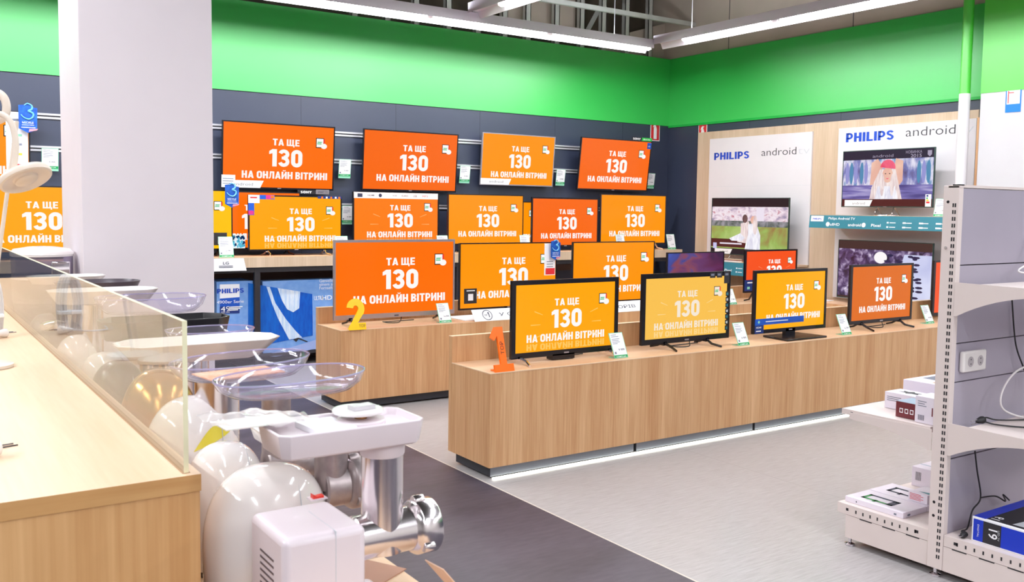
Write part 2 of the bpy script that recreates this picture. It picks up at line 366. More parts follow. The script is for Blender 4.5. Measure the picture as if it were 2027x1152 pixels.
b = MB(); p, q = onY(1100, 8, 8.1), onY(1392, 53, 8.1); b.box(p.x-.6, q.x+.1, 8.08, 8.12, q.z-.02, q.z+.03); b.build('ceiling_channel', STUD, wb, smooth=0)
# right wall
b = MB(); b.box(WX, WX+.12, -4, WY, 0, GB, 0); b.box(WX-.012, WX+.12, -4, WY, GB, GT, 1); b.box(WX, WX+.12, -4, WY+.45, GT, CEIL, 2)
for y in (7.55, 5.9, 4.3): b.box(WX-.001, WX, y-.004, y+.004, GT, CEIL, 3)
for y in (7.2, 6.0): b.box(WX-.0008, WX, y-.002, y+.002, 0, GB, 3)
wr = struct(b.build('wall_right', [SLAT, GRN, PLAST, SEAM], smooth=0))
b = MB(); b.box(WX-.016, WX-.004, -4, WY-.01, GB-.022, GB+.004); struct(b.build('trim_1', mat('deep_green_trim', (24, 170, 66), .4), smooth=0), 'deep green strip along the foot of the green fascia on the right wall')
# white and lime panel that steps forward at the right edge
b = MB(); b.box(7.90, WX-.002, 2.2, 4.478, 0, 2.50, 0); b.box(7.895, WX-.014, 2.2, 4.478, 2.50, CEIL-.02, 1)
struct(b.build('wall_panel', [mat('panel_white', (196, 195, 199), .55, var=.01), GRNY], smooth=0), 'white wall panel with lime green upper part at the far right')
b = MB(); b.box(7.935, 7.99, 4.50, 4.52, 0, 2.30); struct(b.build('trim_2', WOODF, smooth=0))
# boxed pillar
b = MB(); b.wbox(.742, 1.336, 4.6, 5.164, 0, CEIL)
struct(b.build('wall_pillar', mat('pillar_paint', (222, 213, 219), .5, var=.01), bevel=.004, smooth=0), 'wide white boxed pillar left of the television wall')
# unseen sides of the hall keep the bounce light honest
OFFW = mat('offwhite_wall', (214, 210, 206), .6)
struct(MB().box(-5.1, -5, -4, WY+.45, 0, CEIL).build('wall_left', OFFW, smooth=0)); struct(MB().box(-5, WX, -4.1, -4, 0, CEIL).build('wall_front', OFFW, smooth=0))
# pipe by the panel
t = thing('pipe', 'vertical pipe, white below and green above, in front of the wooden wall panel', 'pipe', (7.86, 4.60, 0))
MB().tube([(0, 0, 0), (0, 0, 2.505)], .047, 20).build('lower_pipe', WHITEM, t); MB().tube([(0, 0, 2.505), (0, 0, CEIL-.02)], .044, 20).build('upper_pipe', GRNY, t)

# ------------------------------------------------------------------ ceiling lights
TUBE = bpy.data.materials.new('lit_tube'); TUBE.use_nodes = True
_b = TUBE.node_tree.nodes['Principled BSDF']; _b.inputs['Emission Color'].default_value = (1, .985, .97, 1); _b.inputs['Emission Strength'].default_value = 34
_b.inputs['Base Color'].default_value = (.9, .9, .9, 1)
LAMPW = mat('lamp_housing', (216, 210, 222), .4, var=.01)
def light_line(name, label, ax, a0, a1, fixed, z, tubes, group=None):
    """housing along x or y from a0 to a1; tubes is a list of lit (start, end)"""
    if ax == 'X': T = lambda a, c, z_: Vector((a, fixed+c, z_))
    else: T = lambda a, c, z_: Vector((fixed+c, a, z_))
    t = thing(name, label, 'ceiling light', T((a0+a1)/2, 0, z), 0, group); base = t.location.copy()
    P = lambda a, c, z_: T(a, c, z_)-base
    b = MB(); prof = [(-.042, .02), (-.06, .0), (-.06, .09), (.06, .09), (.078, -.036), (.072, -.036), (.042, .02)]
    b.prism([(c, h) for c, h in prof], lambda c, h, d: P(d, c, z+h), a0, a1); b.build('housing', LAMPW, t, smooth=30)
    for s, e in tubes:
        m = MB(); n = 10; prof = [(.034*math.cos(math.pi+math.pi*k/n), .018+.036*math.sin(math.pi+math.pi*k/n)) for k in range(n+1)]
        m.prism(prof, lambda c, h, d: P(d, c, z+h), s+.02, e-.02); m.build('lit_tube', TUBE, t, smooth=60)
        for q in (s+.012, e-.012):
            k = MB(); k.prism([(-.03, -.012), (.03, -.012), (.036, .03), (-.036, .03)], lambda c, h, d: P(d, c, z+h), q-.008, q+.008); k.build('tube_holder', WHITE, t, smooth=0)
    for q in (a0+.5, a1-.5):
        m = MB(); m.tube([P(q, 0, z+.09), P(q, 0, CEIL)], .004, 6); m.build('hanger_rod', ALU, t)
    return t
light_line('linear_light', 'long white linear ceiling light running along the green back wall', 'X', -2.6, 6.80, 7.5, 3.165, [(-2.6, -1.26), (-1.26, .08), (.08, 1.42), (1.42, 2.76), (2.76, 4.11), (4.13, 5.44), (5.47, 6.80)], 'linear ceiling lights')
light_line('linear_light', 'white linear ceiling light running along the green right wall', 'Y', 1.4, 7.43, 6.84, 3.20, [(5.86, 7.05), (4.62, 5.80), (3.36, 4.56), (2.1, 3.3)], 'linear ceiling lights')
light_line('linear_light', 'middle white linear ceiling light meeting the back row at a right angle', 'Y', 2.2, 7.43, 4.55, 3.24, [(5.55, 6.98), (4.1, 5.5), (2.7, 4.05)], 'linear ceiling lights')

# ------------------------------------------------------------------ benches and shelving
KICK = mat('brushed_kick_plate', (120, 124, 134), .35, metal=.5, var=.03)
KICKD = mat('dark_kick_plate', (44, 46, 54), .45, var=.05)
LED = bpy.data.materials.new('led_floor_glow'); LED.use_nodes = True
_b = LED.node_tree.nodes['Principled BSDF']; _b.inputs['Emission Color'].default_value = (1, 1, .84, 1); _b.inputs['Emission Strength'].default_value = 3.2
EDGE = mat('pale_oak_edging', (232, 202, 168), .4, var=.03)
BZ = .577
def bench(label, x0, x1, y0, depth, riser, kicks, led, group):
    t = thing('display_bench', label, 'display bench', (x0, y0, 0), 0, group); L = x1-x0
    b = MB(); b.box(0, L, 0, depth, .066, BZ, [0, 1, 0, 0, 0, 0])
    b.build('carcass', [WOODF, WOODT], t, smooth=0)
    e = MB(); e.box(-.0015, L, -.0015, .004, BZ-.004, BZ+.0012); e.box(-.0015, .004, .004, depth, BZ-.004, BZ+.0012); e.build('edging', EDGE, t, smooth=0)
    r = MB(); r.box(0, L, depth+.001, depth+.036, .066, riser-.002, 0); r.box(-.001, L, depth, depth+.037, riser-.002, riser+.001, 1); r.build('riser_panel', [WOODF, EDGE], t, smooth=0)
    k0 = .02
    for k in range(int(L/1.04)+1):
        a, z = k0+k*1.04, min(k0+k*1.04+1.018, L-.02)
        if z-a < .1: continue
        m = MB(); m.box(a, z, .02, depth-.02, .012, .0655, [0, 0, 0, 0, 1, 1]); m.build('kick_plate', [kicks, KICKD], t, smooth=0)
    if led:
        m = MB(); m.box(.03, L-.02, -.004, .019, .002, .007); m.build('led_floor_glow', LED, t, smooth=0)  # glowing bar laid where the hidden strip lights the floor
    return t
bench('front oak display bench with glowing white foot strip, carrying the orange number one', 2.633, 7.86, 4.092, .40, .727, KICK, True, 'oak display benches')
bench('oak display bench behind, carrying the yellow number two', 2.637, 7.50, 6.05, .42, .70, KICKD, False, 'oak display benches')
# black framed shelving along the back wall
SZ = .995
t = thing('wall_shelving', 'long oak topped shelving on black frames along the slate back wall', 'shelving', (.2, 8.0, 0))
b = MB(); b.box(0, 7.64, 0, .485, SZ-.09, SZ, [0, 1, 0, 0, 0, 0]); b.build('wooden_top', [WOODL, WOODT], t, smooth=0)
b = MB(); b.box(0, 7.64, .015, .05, SZ-.135, SZ-.0905); b.build('front_rail', BLACKM, t, smooth=0)
for k in range(8):
    x = .22+1.03*k
    b = MB(); b.box(x+.2, x+.25, .012, .05, 0, SZ-.0905); b.build('post', BLACKM, t, smooth=0)
b = MB(); b.box(0, 7.64, .052, .46, .10, .125); b.build('lower_shelf', BLACKM, t, smooth=0)
b = MB(); b.box(0, 7.64, .46, .48, SZ-.24, SZ-.17); b.build('cross_rail', mat('brown_rail', (96, 70, 60), .5), t, smooth=0)
# panelled wall unit for the flat televisions on the right
t = thing('wall_unit', 'pale oak wall unit on the right wall with white backboards and teal shelf signs', 'display unit', (7.99, 6.2, 0))
b = MB(); b.box(0, .045, -1.66, 1.742, 0, 2.375); b.build('oak_panel', WOODL, t, smooth=0)
b = MB(); b.box(-.02, -.0005, .09, 1.53, .905, 2.288); b.box(-.0206, -.02, .09, 1.53, 1.735, 1.737, 1); b.build('backboard', [WHITEM, LTTXT], t, smooth=0)
b = MB(); b.box(-.02, -.0005, -1.656, -.232, .60, 2.298); b.build('backboard', [WHITEM], t, smooth=0)
def FYZ(x): return lambda u, v, d: Vector((x-d, -u, v))     # sheet on the right wall facing -x, u runs toward -y
for k, (u0, u1, sc) in enumerate(((-1.455, -.93, .075), (.32, .85, .08))):
    b = MB(); z = 2.084 if k == 0 else 2.20
    b.text('PHILIPS', FYZ(-.0208), (u0+u1)/2, z, u1-u0, .082 if k == 0 else .09, 0, bold=.035); b.build('brand_lettering', PHB, t, smooth=0)
    b = MB(); z2 = z+.032
    b.text('android', FYZ(-.0208), (-.52 if k == 0 else 1.22), z2-.012, (.47 if k == 0 else .49), .082 if k == 0 else .088, 0, bold=-.008); b.text('tv', FYZ(-.0208), (-.19 if k == 0 else 1.56), z2-.012, .15, .08, 1, bold=-.014); b.build('system_lettering', [DKTXT, LTTXT], t, smooth=0)
for k, (ya, yb, z) in enumerate(((.09, 1.6, .905), (-1.66, -.20, 1.432))):
    b = MB(); b.box(-.36, -.021, ya, yb, z-.02, z, [0, 1, 0, 0, 0, 0]); b.build('shelf', [WOODL, WOODT], t, smooth=0)
    s = MB(); h = .12 if k else .135
    G = lambda u, v, d, X=-.375, z=z, h=h: Vector((X-d-(z-v)*.12, -u, v))
    ua, ub = -yb, -ya
    s.add([G(ua, z-h-.008, 0), G(ub, z-h-.008, 0), G(ub, z-.004, 0), G(ua, z-.004, 0), G(ua, z-h-.008, -.004), G(ub, z-h-.008, -.004), G(ub, z-.004, -.004), G(ua, z-.004, -.004)], [(0, 1, 2, 3), (7, 6, 5, 4), (0, 4, 5, 1), (1, 5, 6, 2), (2, 6, 7, 3), (3, 7, 4, 0)], 0)
    m = z-.06
    s.quad(G(ua+.015, m-.005, .001), G(ua+.165, m-.005, .001), G(ua+.165, m+.05, .001), G(ua+.015, m+.05, .001), 1)
    s.text('PHILIPS', G, ua+.09, m+.02, .10, .016, 2, .03, .0015)
    s.text('Philips Android TV', G, ua+.22, m+.028, .30, .024, 3, .01, .001, 'L')
    for q, (tx, wd) in enumerate((('FullHD', .13), ('android', .14), ('Pixel', .1))):
        s.text(tx, G, ua+.29+.23*q, m-.03, wd, .028, 3, .02, .001)
        n = 14; c0 = ua+.22+.20*q
        if q != 1: s.add([G(c0-.0+.022*math.cos(6.283*i/n), m-.03+.022*math.sin(6.283*i/n), .001) for i in range(n)], [tuple(range(n))], 3)
    for q in range(4):
        for r in (0, 1):
            cx = ua+.86+.16*q; s.quad(*[G(cx+a, m-.004-.04*r+b_, .001) for a, b_ in ((0, -.006), (.02+.01*q % 3, -.006), (.02+.01*q % 3, .008), (0, .008))], 3); s.quad(*[G(cx+.03+a, m-.004-.04*r+b_, .001) for a, b_ in ((0, -.003), (.06, -.003), (.06, .004), (0, .004))], 3)
    s.build('shelf_sign', [TEAL, WTXT, PHB, WTXT], t, smooth=0)
b = MB(); b.box(-.44, -.021, -1.66, 1.60, .066, BZ, [0, 1, 0, 0, 0, 0]); b.build('base_cabinet', [WOODF, WOODT], t, smooth=0)
b = MB(); b.box(-.42, -.021, -1.64, 1.58, .002, .0655); b.build('plinth', KICKD, t, smooth=0)

# ------------------------------------------------------------------ televisions
EM_W = emit('screen_white', (252, 250, 248)); EM_WD = emit('screen_soft_white', (246, 232, 214)); EM_G = emit('screen_green', (60, 190, 120)); EM_K = emit('screen_black', (24, 24, 30)); EM_R = emit('screen_red', (235, 50, 50))
EM_BL = emit('screen_blue', (20, 70, 190))
SCR = {k: (emit('screen_'+k, c), emit('screen_'+k+'_pale', p)) for k, c, p in (
    ('orange', (255, 112, 4), (255, 170, 90)), ('deep_orange', (250, 106, 16), (252, 160, 90)), ('amber', (255, 150, 4), (255, 188, 80)), ('yellow', (255, 168, 4), (255, 200, 96)),
    ('gold', (255, 176, 4), (255, 206, 90)), ('honey', (255, 152, 8), (255, 192, 80)), ('pale_yellow', (250, 194, 82), (252, 214, 140)), ('red_orange', (248, 84, 28), (250, 140, 90)), ('burnt_orange', (224, 108, 12), (236, 150, 80)), ('lemon', (255, 196, 0), (255, 216, 90)), ('soft_orange', (255, 128, 24), (255, 176, 100)))}
def promo(b, u0, u1, v0, v1, d, rays=False, cx=.52, W=1):
    """the slide: two lines of words, the number, a phone in the corner.  slots: 1 words, 2 pale, 3 green, 4 black, 5 red"""
    w_, h_ = u1-u0, v1-v0; X = lambda f: u0+f*w_; Y = lambda f: v1-f*h_
    R = lambda a, c, e, g, dd, mi: b.quad(FXZ(X(a), Y(g), dd), FXZ(X(c), Y(g), dd), FXZ(X(c), Y(e), dd), FXZ(X(a), Y(e), dd), mi)
    b.text('ТА ЩЕ', FXZ, X(cx), Y(.275), .245*w_, .105*h_, W, .06, d)
    b.text('130', FXZ, X(cx), Y(.525), .305*w_, .275*h_, W, .05, d)
    b.text('НА ОНЛАЙН ВІТРИНІ', FXZ, X(cx), Y(.80), .785*w_, .115*h_, W, .06, d)
    # phone with a pointing hand
    R(.832, .908, .175, .335, d, 4); R(.838, .902, .185, .322, d+.0003, 1); R(.846, .895, .235, .25, d+.0006, 3); R(.843, .898, .26, .275, d+.0006, 3)
    n = 12; cxx, cyy, r = X(.908), Y(.305), .03*w_
    b.add([FXZ(cxx+r*math.cos(6.283*i/n), cyy+r*.8*math.sin(6.283*i/n), d+.0009) for i in range(n)], [tuple(range(n))], 1)
    R(.885, .897, .24, .30, d+.0009, 1); R(.902, .915, .185, .255, d+.0002, 5)
    if rays:
        for sx in (-1, 1):
            for (a, e, a2, e2) in ((.22, .40, .30, .455), (.24, .60, .335, .60), (.21, .80, .30, .745)):
                p, q = Vector((X(cx+sx*(a2+.03)), Y(e))), Vector((X(cx+sx*(a+.03)), Y(e2)))
                p, q = Vector((X(cx+sx*(a2+.02)), Y(e if e < .6 else e))), Vector((X(cx+sx*(a+.02)), Y(e2)))
                nrm = Vector((-(q-p).y, (q-p).x)).normalized()*.008*h_
                b.add([FXZ(*(p+nrm), d), FXZ(*(p-nrm), d), FXZ(*(q-nrm*.5), d), FXZ(*(q+nrm*.5), d)], [(0, 1, 2, 3)], 2)
        b.text('НА ОНЛАЙН ВІТРИНІ', FXZ, X(cx), Y(.93), .785*w_, -.095*h_, 2, .04, d)
def television(label, x0, x1, z0, z1, y, scr, bez=(.010, .010, .014), body=BLACK, stand=None, basez=None, rays=False, depth=.045, rz=0., tilt=0., cx=.52, group='televisions with promotional slides', picture=None, W=1, trim=None):
    w_ = x1-x0; bz = basez if basez is not None else z0
    t = thing('television', label, 'television', ((x0+x1)/2, y, bz), rz, group, tilt); a = z0-bz; h = z1-z0
    u0, u1, v0, v1 = -w_/2, w_/2, a, a+h
    s, tp, bt = bez
    b = MB()
    b.box(u0, u1, .004, .02, v0, v1)                                            # thin front shell
    for q in ((u0, u0+s, v0, v1), (u1-s, u1, v0, v1), (u0+s, u1-s, v1-tp, v1), (u0+s, u1-s, v0, v0+bt)): b.box(q[0], q[1], 0, .004, q[2], q[3])
    b.prism([(u0+.10*w_, v0+.03), (u1-.10*w_, v0+.03), (u1-.14*w_, v0+.62*h), (u0+.14*w_, v0+.62*h)], lambda u, v, d: Vector((u, d, v)), .02, depth)
    b.build('housing', trim or body, t, smooth=0)
    m = MB(); A, B_, C_, D_ = u0+s, u1-s, v0+bt, v1-tp
    if not picture or picture is purple_pic: m.quad(FXZ(A, C_, -.0035), FXZ(B_, C_, -.0035), FXZ(B_, D_, -.0035), FXZ(A, D_, -.0035), 0)
    if picture: mats = picture(m, A, B_, C_, D_)
    else:
        promo(m, A, B_, C_, D_, -.0028, rays, cx, W); p, q = SCR[scr]; mats = [p, EM_W if W == 1 else EM_WD, q, EM_G, EM_K, EM_R]
        if W == 6: mats.append(EM_WD)
    m.build('screen', mats, t, smooth=0)
    l = MB(); l.box(-.018, .018, -.0012, .0, v0+bt*.3, v0+bt*.3+min(.008, bt*.5)); l.build('brand_badge', SILVER if body is not SILVER else INKD, t, smooth=0)
    if stand:
        k = stand[0]; sm = stand[1]
        if k == 'legs':
            for sx in (-1, 1):
                u = sx*(w_/2-stand[2]); g = MB()
                g.tube([(u, .012, v0+.005), (u-sx*.012, -.05, .018), (u+sx*.012, -.115, .006)], [.009, .008, .007], 6); g.tube([(u, .02, v0+.005), (u, .07, .02), (u+sx*.01, .125, .006)], [.009, .008, .007], 6); g.box(u-.014, u+.014, .0, .03, v0-.012, v0+.012)
                g.build('foot', sm, t, smooth=40)
        elif k == 'plate':
            g = MB(); g.box(-.05, .05, .0, .03, .012, v0+.02); g.build('stand_neck', sm, t, smooth=0, bevel=.004)
            g = MB(); pw, pd = stand[2], stand[3]; g.prism([(-pw/2, -pd*.62), (pw/2, -pd*.62), (pw/2-.03, pd*.38), (-pw/2+.03, pd*.38)], lambda u, v, d: Vector((u, v, d)), .001, .014); g.build('stand_base', sm, t, bevel=.004, smooth=30)
        elif k == 'bow':
            g = MB(); pw = stand[2]; g.tube(smooth_path([(-pw/2, -.13, .012), (-pw*.22, -.05, .03), (0, .01, .045), (pw*.22, -.05, .03), (pw/2, -.13, .012)], 5), .012, 8); g.box(-.05, .05, 0, .03, .03, v0+.01); g.tube([(0, .02, .03), (0, .12, .012)], .012, 8); g.build('stand_base', sm, t, smooth=40)
        elif k == 'wire':
            g = MB(); pw = stand[2]; g.tube(smooth_path([(-pw/2, .01, v0), (-pw/2, -.02, .02), (-pw*.3, -.06, .004), (pw*.3, -.06, .004), (pw/2, -.02, .02), (pw/2, .01, v0)], 5), .004, 6); g.tube([(-pw/2, .02, v0), (-pw/2, .10, .004), (pw/2, .10, .004), (pw/2, .02, v0)], .004, 6); g.build('wire_stand', sm, t, smooth=40)
        elif k == 'wall':
            g = MB(); dd = stand[2]
            Mx = Matrix.Rotation(-tilt, 4, 'X')
            for u in (-.16, .16): g.box(u-.02, u+.02, depth-.004, depth+.012, v0+.12, v0+.45)
            g.box(-.03, .03, depth, stand[2], v0+.24, v0+.32); g.build('wall_bracket', BLACKM, t, smooth=0)
    if stand and stand[0] in ('legs', 'plate') and y < 7 and rz == 0 and basez == BZ:
        g = MB(); g.tube(smooth_path([(.06, .04, v0+.02), (.055, .03, v0-.012), (.02, .0, .006), (-.06, .02, .005), (-.09, .05, .012), (-.05, .08, .005), (.10, .09, .005), (.2, .10, .005)], 5), .0032, 6); g.build('cord', CABLEB, t)
    t['w_'] = w_; t['v0'] = v0; t['v1'] = v1
    return t
def sticker(t, f0, f1, g0, g1, mats, fn=None, d=.0006, name='sticker', shear=0., label=None):
    """printed sheet stuck on the front; f across, g down, as fractions of the set"""
    w_, v0, v1 = t['w_'], t['v0'], t['v1']; X = lambda f: (f-.5)*w_; Y = lambda g: v1-g*(v1-v0)
    b = MB(); b.quad(FXZ(X(f0), Y(g1), d), FXZ(X(f1-shear), Y(g1), d), FXZ(X(f1), Y(g0), d), FXZ(X(f0), Y(g0), d), 0)
    if fn: fn(b, X, Y, d+.0004)
    o = b.build(name, mats, t, smooth=0)
    if label: o['label'] = label
    return o
def droid_strip(t, f0=.0, f1=.36, g0=.875, g1=.985, tx=.6):
    sticker(t, f0, f1, g0, g1, [PAPER, DKTXT, LTTXT], lambda b, X, Y, d: (b.text('android', FXZ, (X(f0+(f1-f0)*.30)+X(f0+(f1-f0)*.72))/2, (Y(g0)+Y(g1))/2, (X(f1)-X(f0))*.46, (Y(g0)-Y(g1))*.42, 1, -.005, d), b.text('tv', FXZ, X(f0+(f1-f0)*.83), (Y(g0)+Y(g1))/2, (X(f1)-X(f0))*.10, (Y(g0)-Y(g1))*.40, 2, -.01, d)), shear=.03, label='white slanted strip with system lettering')
WB = ('wall', None, .098)
TL = math.radians(4.5)
b1 = television('large wall-hung television with orange slide beside the white pillar', 2.51, 3.584, 1.60, 2.206, 8.40, 'orange', (.012, .012, .016), stand=WB, tilt=TL, cx=.555)
droid_strip(b1)
sticker(b1, .0, .115, .80, .955, [PAPER, INK], lambda b, X, Y, d: [b.quad(FXZ(X(.01), Y(g+.012), d), FXZ(X(.10), Y(g+.012), d), FXZ(X(.10), Y(g), d), FXZ(X(.01), Y(g), d), 1) for g in (.85, .885, .92)], d=.0004)
sticker(b1, .665, .83, 1.0, 1.065, [BLACKM, WTXT], lambda b, X, Y, d: b.text('SONY', FXZ, X(.745), Y(1.032), .11, .022, 1, .03, d), name='brand_plate'); sticker(b1, .835, .96, .99, 1.06, [SILVER, INKD], lambda b, X, Y, d: b.text('SMART TV', FXZ, X(.90), Y(1.025), .10, .02, 1, .0, d), name='brand_plate')
b2 = television('wall-hung television with orange slide, second along the top row from the pillar', 3.88, 4.951, 1.609, 2.212, 8.40, 'deep_orange', (.012, .012, .018), stand=WB, tilt=TL, cx=.53)
b3 = television('wall-hung television with amber slide and white corner strip, third along the top row', 5.25, 6.204, 1.70, 2.254, 8.40, 'amber', (.010, .010, .012), stand=WB, tilt=TL, trim=SILVER)
droid_strip(b3, .0, .41, .87, .985)
b4 = television('tilted wall-hung television with deep orange slide below a black and green plate', 6.518, 7.58, 1.675, 2.272, 8.36, 'deep_orange', (.012, .010, .018), stand=('wall', None, .13), tilt=math.radians(7))
sticker(b4, .70, .84, -.065, -.005, [BLACKM, WTXT], lambda b, X, Y, d: b.text('SONY', FXZ, X(.77), Y(-.035), .12, .024, 1, .03, d), name='brand_plate'); sticker(b4, .845, .995, -.065, .0, [mat('green_plate', (20, 190, 70), .4), WTXT], lambda b, X, Y, d: b.text('BRAVIA', FXZ, X(.92), Y(-.032), .11, .02, 1, .0, d), name='brand_plate')
sticker(b4, .935, .995, .03, .15, [BLUEM, WTXT], lambda b, X, Y, d: b.text('HD', FXZ, X(.965), Y(.10), .035, .018, 1, .0, d))
b0 = television('wall-hung television with orange slide left of the white pillar, top row', -.09, .98, 1.572, 2.17, 8.40, 'amber', (.012, .012, .016), stand=WB, tilt=TL, cx=.50)
def side_card(b, X, Y, d):
    for k, g in enumerate((.10, .30, .42, .55, .86)): b.quad(FXZ(X(.875), Y(g+.03), d), FXZ(X(.945), Y(g+.03), d), FXZ(X(.945), Y(g), d), FXZ(X(.875), Y(g), d), (1, 2, 1, 3, 3)[k])
    b.quad(FXZ(X(.865), Y(.78), d), FXZ(X(.965), Y(.80), d), FXZ(X(.955), Y(.70), d), FXZ(X(.89), Y(.69), d), 4)
sticker(b0, .84, .985, .01, .99, [PAPER, INK, GREENE, mat('yellow_print', (225, 190, 60), .5), REDM], side_card, label='white feature card')
# row standing on the wall shelving
television('television with yellow slide on the shelving left of the white pillar, behind the desk lamp', .53, 1.49, 1.045, 1.58, 8.2, 'yellow', stand=('legs', BLACK, .15), basez=SZ, cx=.525)
c0 = television('television with lemon yellow slide half hidden behind the white pillar', 1.62, 2.547, 1.053, 1.58, 8.2, 'lemon', stand=('legs', BLACK, .12), basez=SZ)
sticker(c0, .82, .945, .71, .92, [BLACKM, PAPER], lambda b, X, Y, d: b.quad(FXZ(X(.86), Y(.90), d), FXZ(X(.92), Y(.90), d), FXZ(X(.92), Y(.81), d), FXZ(X(.86), Y(.81), d), 1))
cb = television('television with orange slide glimpsed between the lemon and yellow sets on the shelving', 2.36, 3.24, 1.05, 1.575, 8.37, 'orange', stand=('legs', BLACK, .12), basez=SZ)
def swirl(b, X, Y, d):
    rr = random.Random(4)
    for k in range(26):
        f, g = .24+.13*rr.random(), .76+.2*rr.random(); a = .008+.016*rr.random()
        b.add([FXZ(X(f), Y(g), d), FXZ(X(f+a*1.6), Y(g-.02), d), FXZ(X(f+a*2.1), Y(g+.025), d), FXZ(X(f+a*.7), Y(g+.04), d)], [(0, 1, 2, 3)], 1+k % 2)
sticker(cb, .14, .40, .745, .985, [emit('picture_white', (236, 244, 246)), emit('picture_navy', (14, 50, 96)), emit('picture_cyan', (90, 190, 220))], swirl, label='printed blue and white wave picture')
c1 = television('television with yellow slide and rays, coloured stickers in its corners, on the wall shelving', 2.688, 3.585, 1.04, 1.543, 8.2, 'yellow', (.012, .012, .014), stand=('legs', CHROME, .17), basez=SZ, rays=True, cx=.55)
sticker(c1, .0, .115, .0, .145, [PAPER, REDM], lambda b, X, Y, d: b.quad(FXZ(X(.02), Y(.06), d), FXZ(X(.09), Y(.06), d), FXZ(X(.09), Y(.035), d), FXZ(X(.02), Y(.035), d), 1))
sticker(c1, .115, .27, .0, .075, [BLUEM, mat('magenta_print', (200, 40, 130), .4), ORG], lambda b, X, Y, d: (b.quad(FXZ(X(.18), Y(.07), d), FXZ(X(.23), Y(.07), d), FXZ(X(.23), Y(.0), d), FXZ(X(.18), Y(.0), d), 1), b.quad(FXZ(X(.23), Y(.06), d), FXZ(X(.265), Y(.06), d), FXZ(X(.265), Y(.01), d), FXZ(X(.23), Y(.01), d), 2)))
sticker(c1, .0, .06, .145, .36, [BLUEM, mat('magenta_print', (200, 40, 130), .4)], lambda b, X, Y, d: b.quad(FXZ(X(.0), Y(.35), d), FXZ(X(.055), Y(.35), d), FXZ(X(.055), Y(.28), d), FXZ(X(.0), Y(.28), d), 1))
sticker(c1, .73, .995, .0, .045, [BLUED, ORG, PAPER], lambda b, X, Y, d: [b.quad(FXZ(X(f), Y(.04), d), FXZ(X(f+.02), Y(.04), d), FXZ(X(f+.02), Y(.008), d), FXZ(X(f), Y(.008), d), 1+k % 2) for k, f in enumerate((.77, .82, .87, .92, .96))])
c2 = television('television with soft orange slide and a white strip of icons along its top edge', 3.698, 4.637, 1.07, 1.593, 8.2, 'soft_orange', (.014, .012, .014), stand=('legs', BLACK, .2), basez=SZ, rays=True, cx=.54)
sticker(c2, .01, .985, .005, .115, [mat('ivory_print', (240, 224, 222), .5), INKD, REDM, INK], lambda b, X, Y, d: (b.quad(FXZ(X(.05), Y(.095), d), FXZ(X(.105), Y(.095), d), FXZ(X(.105), Y(.03), d), FXZ(X(.05), Y(.03), d), 1), b.text('HDMI', FXZ, X(.2), Y(.06), .07, .018, 1, .02, d), b.text('WiFi', FXZ, X(.47), Y(.06), .05, .016, 3, .02, d), b.text('EURO', FXZ, X(.59), Y(.06), .07, .014, 1, .02, d), b.text('USB', FXZ, X(.71), Y(.06), .04, .02, 1, .0, d), b.text('MP3', FXZ, X(.83), Y(.06), .06, .018, 2, .0, d), b.add([FXZ(X(.305)+.018*math.cos(.5236*i), Y(.06)+.018*math.sin(.5236*i), d) for i in range(12)], [tuple(range(12))], 1)), label='white strip of printed icons')
television('television with orange slide behind the gap between the soft orange and honey sets', 3.84, 4.735, 1.07, 1.60, 8.37, 'orange', stand=('legs', BLACK, .12), basez=SZ, cx=.5)
c3 = television('television with honey yellow slide on the wall shelving, third clear set from the pillar', 4.743, 5.676, 1.072, 1.595, 8.2, 'honey', stand=('legs', BLACK, .2), basez=SZ)
television('television with orange slide peeping out between the honey and burnt sets on the shelving', 5.16, 6.02, 1.04, 1.53, 8.37, 'amber', stand=('legs', BLACK, .12), basez=SZ, cx=.56)
television('television with burnt orange slide on the wall shelving, second from its right end', 5.785, 6.711, 1.04, 1.58, 8.2, 'deep_orange', (.016, .016, .018), stand=('legs', CHROME, .2), basez=SZ)
television('television with orange slide at the right end of the wall shelving', 6.743, 7.75, 1.058, 1.632, 8.2, 'amber', (.010, .010, .012), stand=('legs', mat('champagne_metal', (214, 190, 168), .3, metal=.8), .16), basez=SZ, trim=mat('dark_frame', (52, 44, 46), .35))
# row on the rear bench
d1 = television('silver framed television with orange slide behind the yellow number two', 2.671, 3.680, .624, 1.207, 6.25, 'orange', (.014, .018, .034), body=SILVER, stand=('legs', BLACK, .13), basez=BZ, cx=.535)
d2 = television('television with honey slide and blue card, between the silver set and the front row', 3.724, 4.672, .645, 1.176, 6.25, 'honey', (.009, .009, .014), stand=('bow', BLACK, .46), basez=BZ+.006, cx=.545)
sticker(d2, .045, .17, .68, .905, [BLACKM, PAPER, WTXT], lambda b, X, Y, d: (b.quad(FXZ(X(.085), Y(.86), d), FXZ(X(.135), Y(.86), d), FXZ(X(.135), Y(.76), d), FXZ(X(.085), Y(.76), d), 1), b.quad(FXZ(X(.07), Y(.72), d), FXZ(X(.15), Y(.72), d), FXZ(X(.15), Y(.705), d), FXZ(X(.07), Y(.705), d), 2)))
sticker(d2, .865, .985, .02, .52, [PAPER, INK, REDM], lambda b, X, Y, d: (b.quad(FXZ(X(.88), Y(.51), d), FXZ(X(.98), Y(.51), d), FXZ(X(.98), Y(.41), d), FXZ(X(.88), Y(.41), d), 2), [b.quad(FXZ(X(.89), Y(g+.012), d), FXZ(X(.96), Y(g+.012), d), FXZ(X(.96), Y(g), d), FXZ(X(.89), Y(g), d), 1) for g in (.30, .34, .38)]))
d3 = television('television with honey slide standing behind the gap between the two nearest sets', 4.843, 5.780, .642, 1.175, 6.25, 'amber', (.009, .009, .014), stand=('bow', BLACK, .46), basez=BZ+.006)
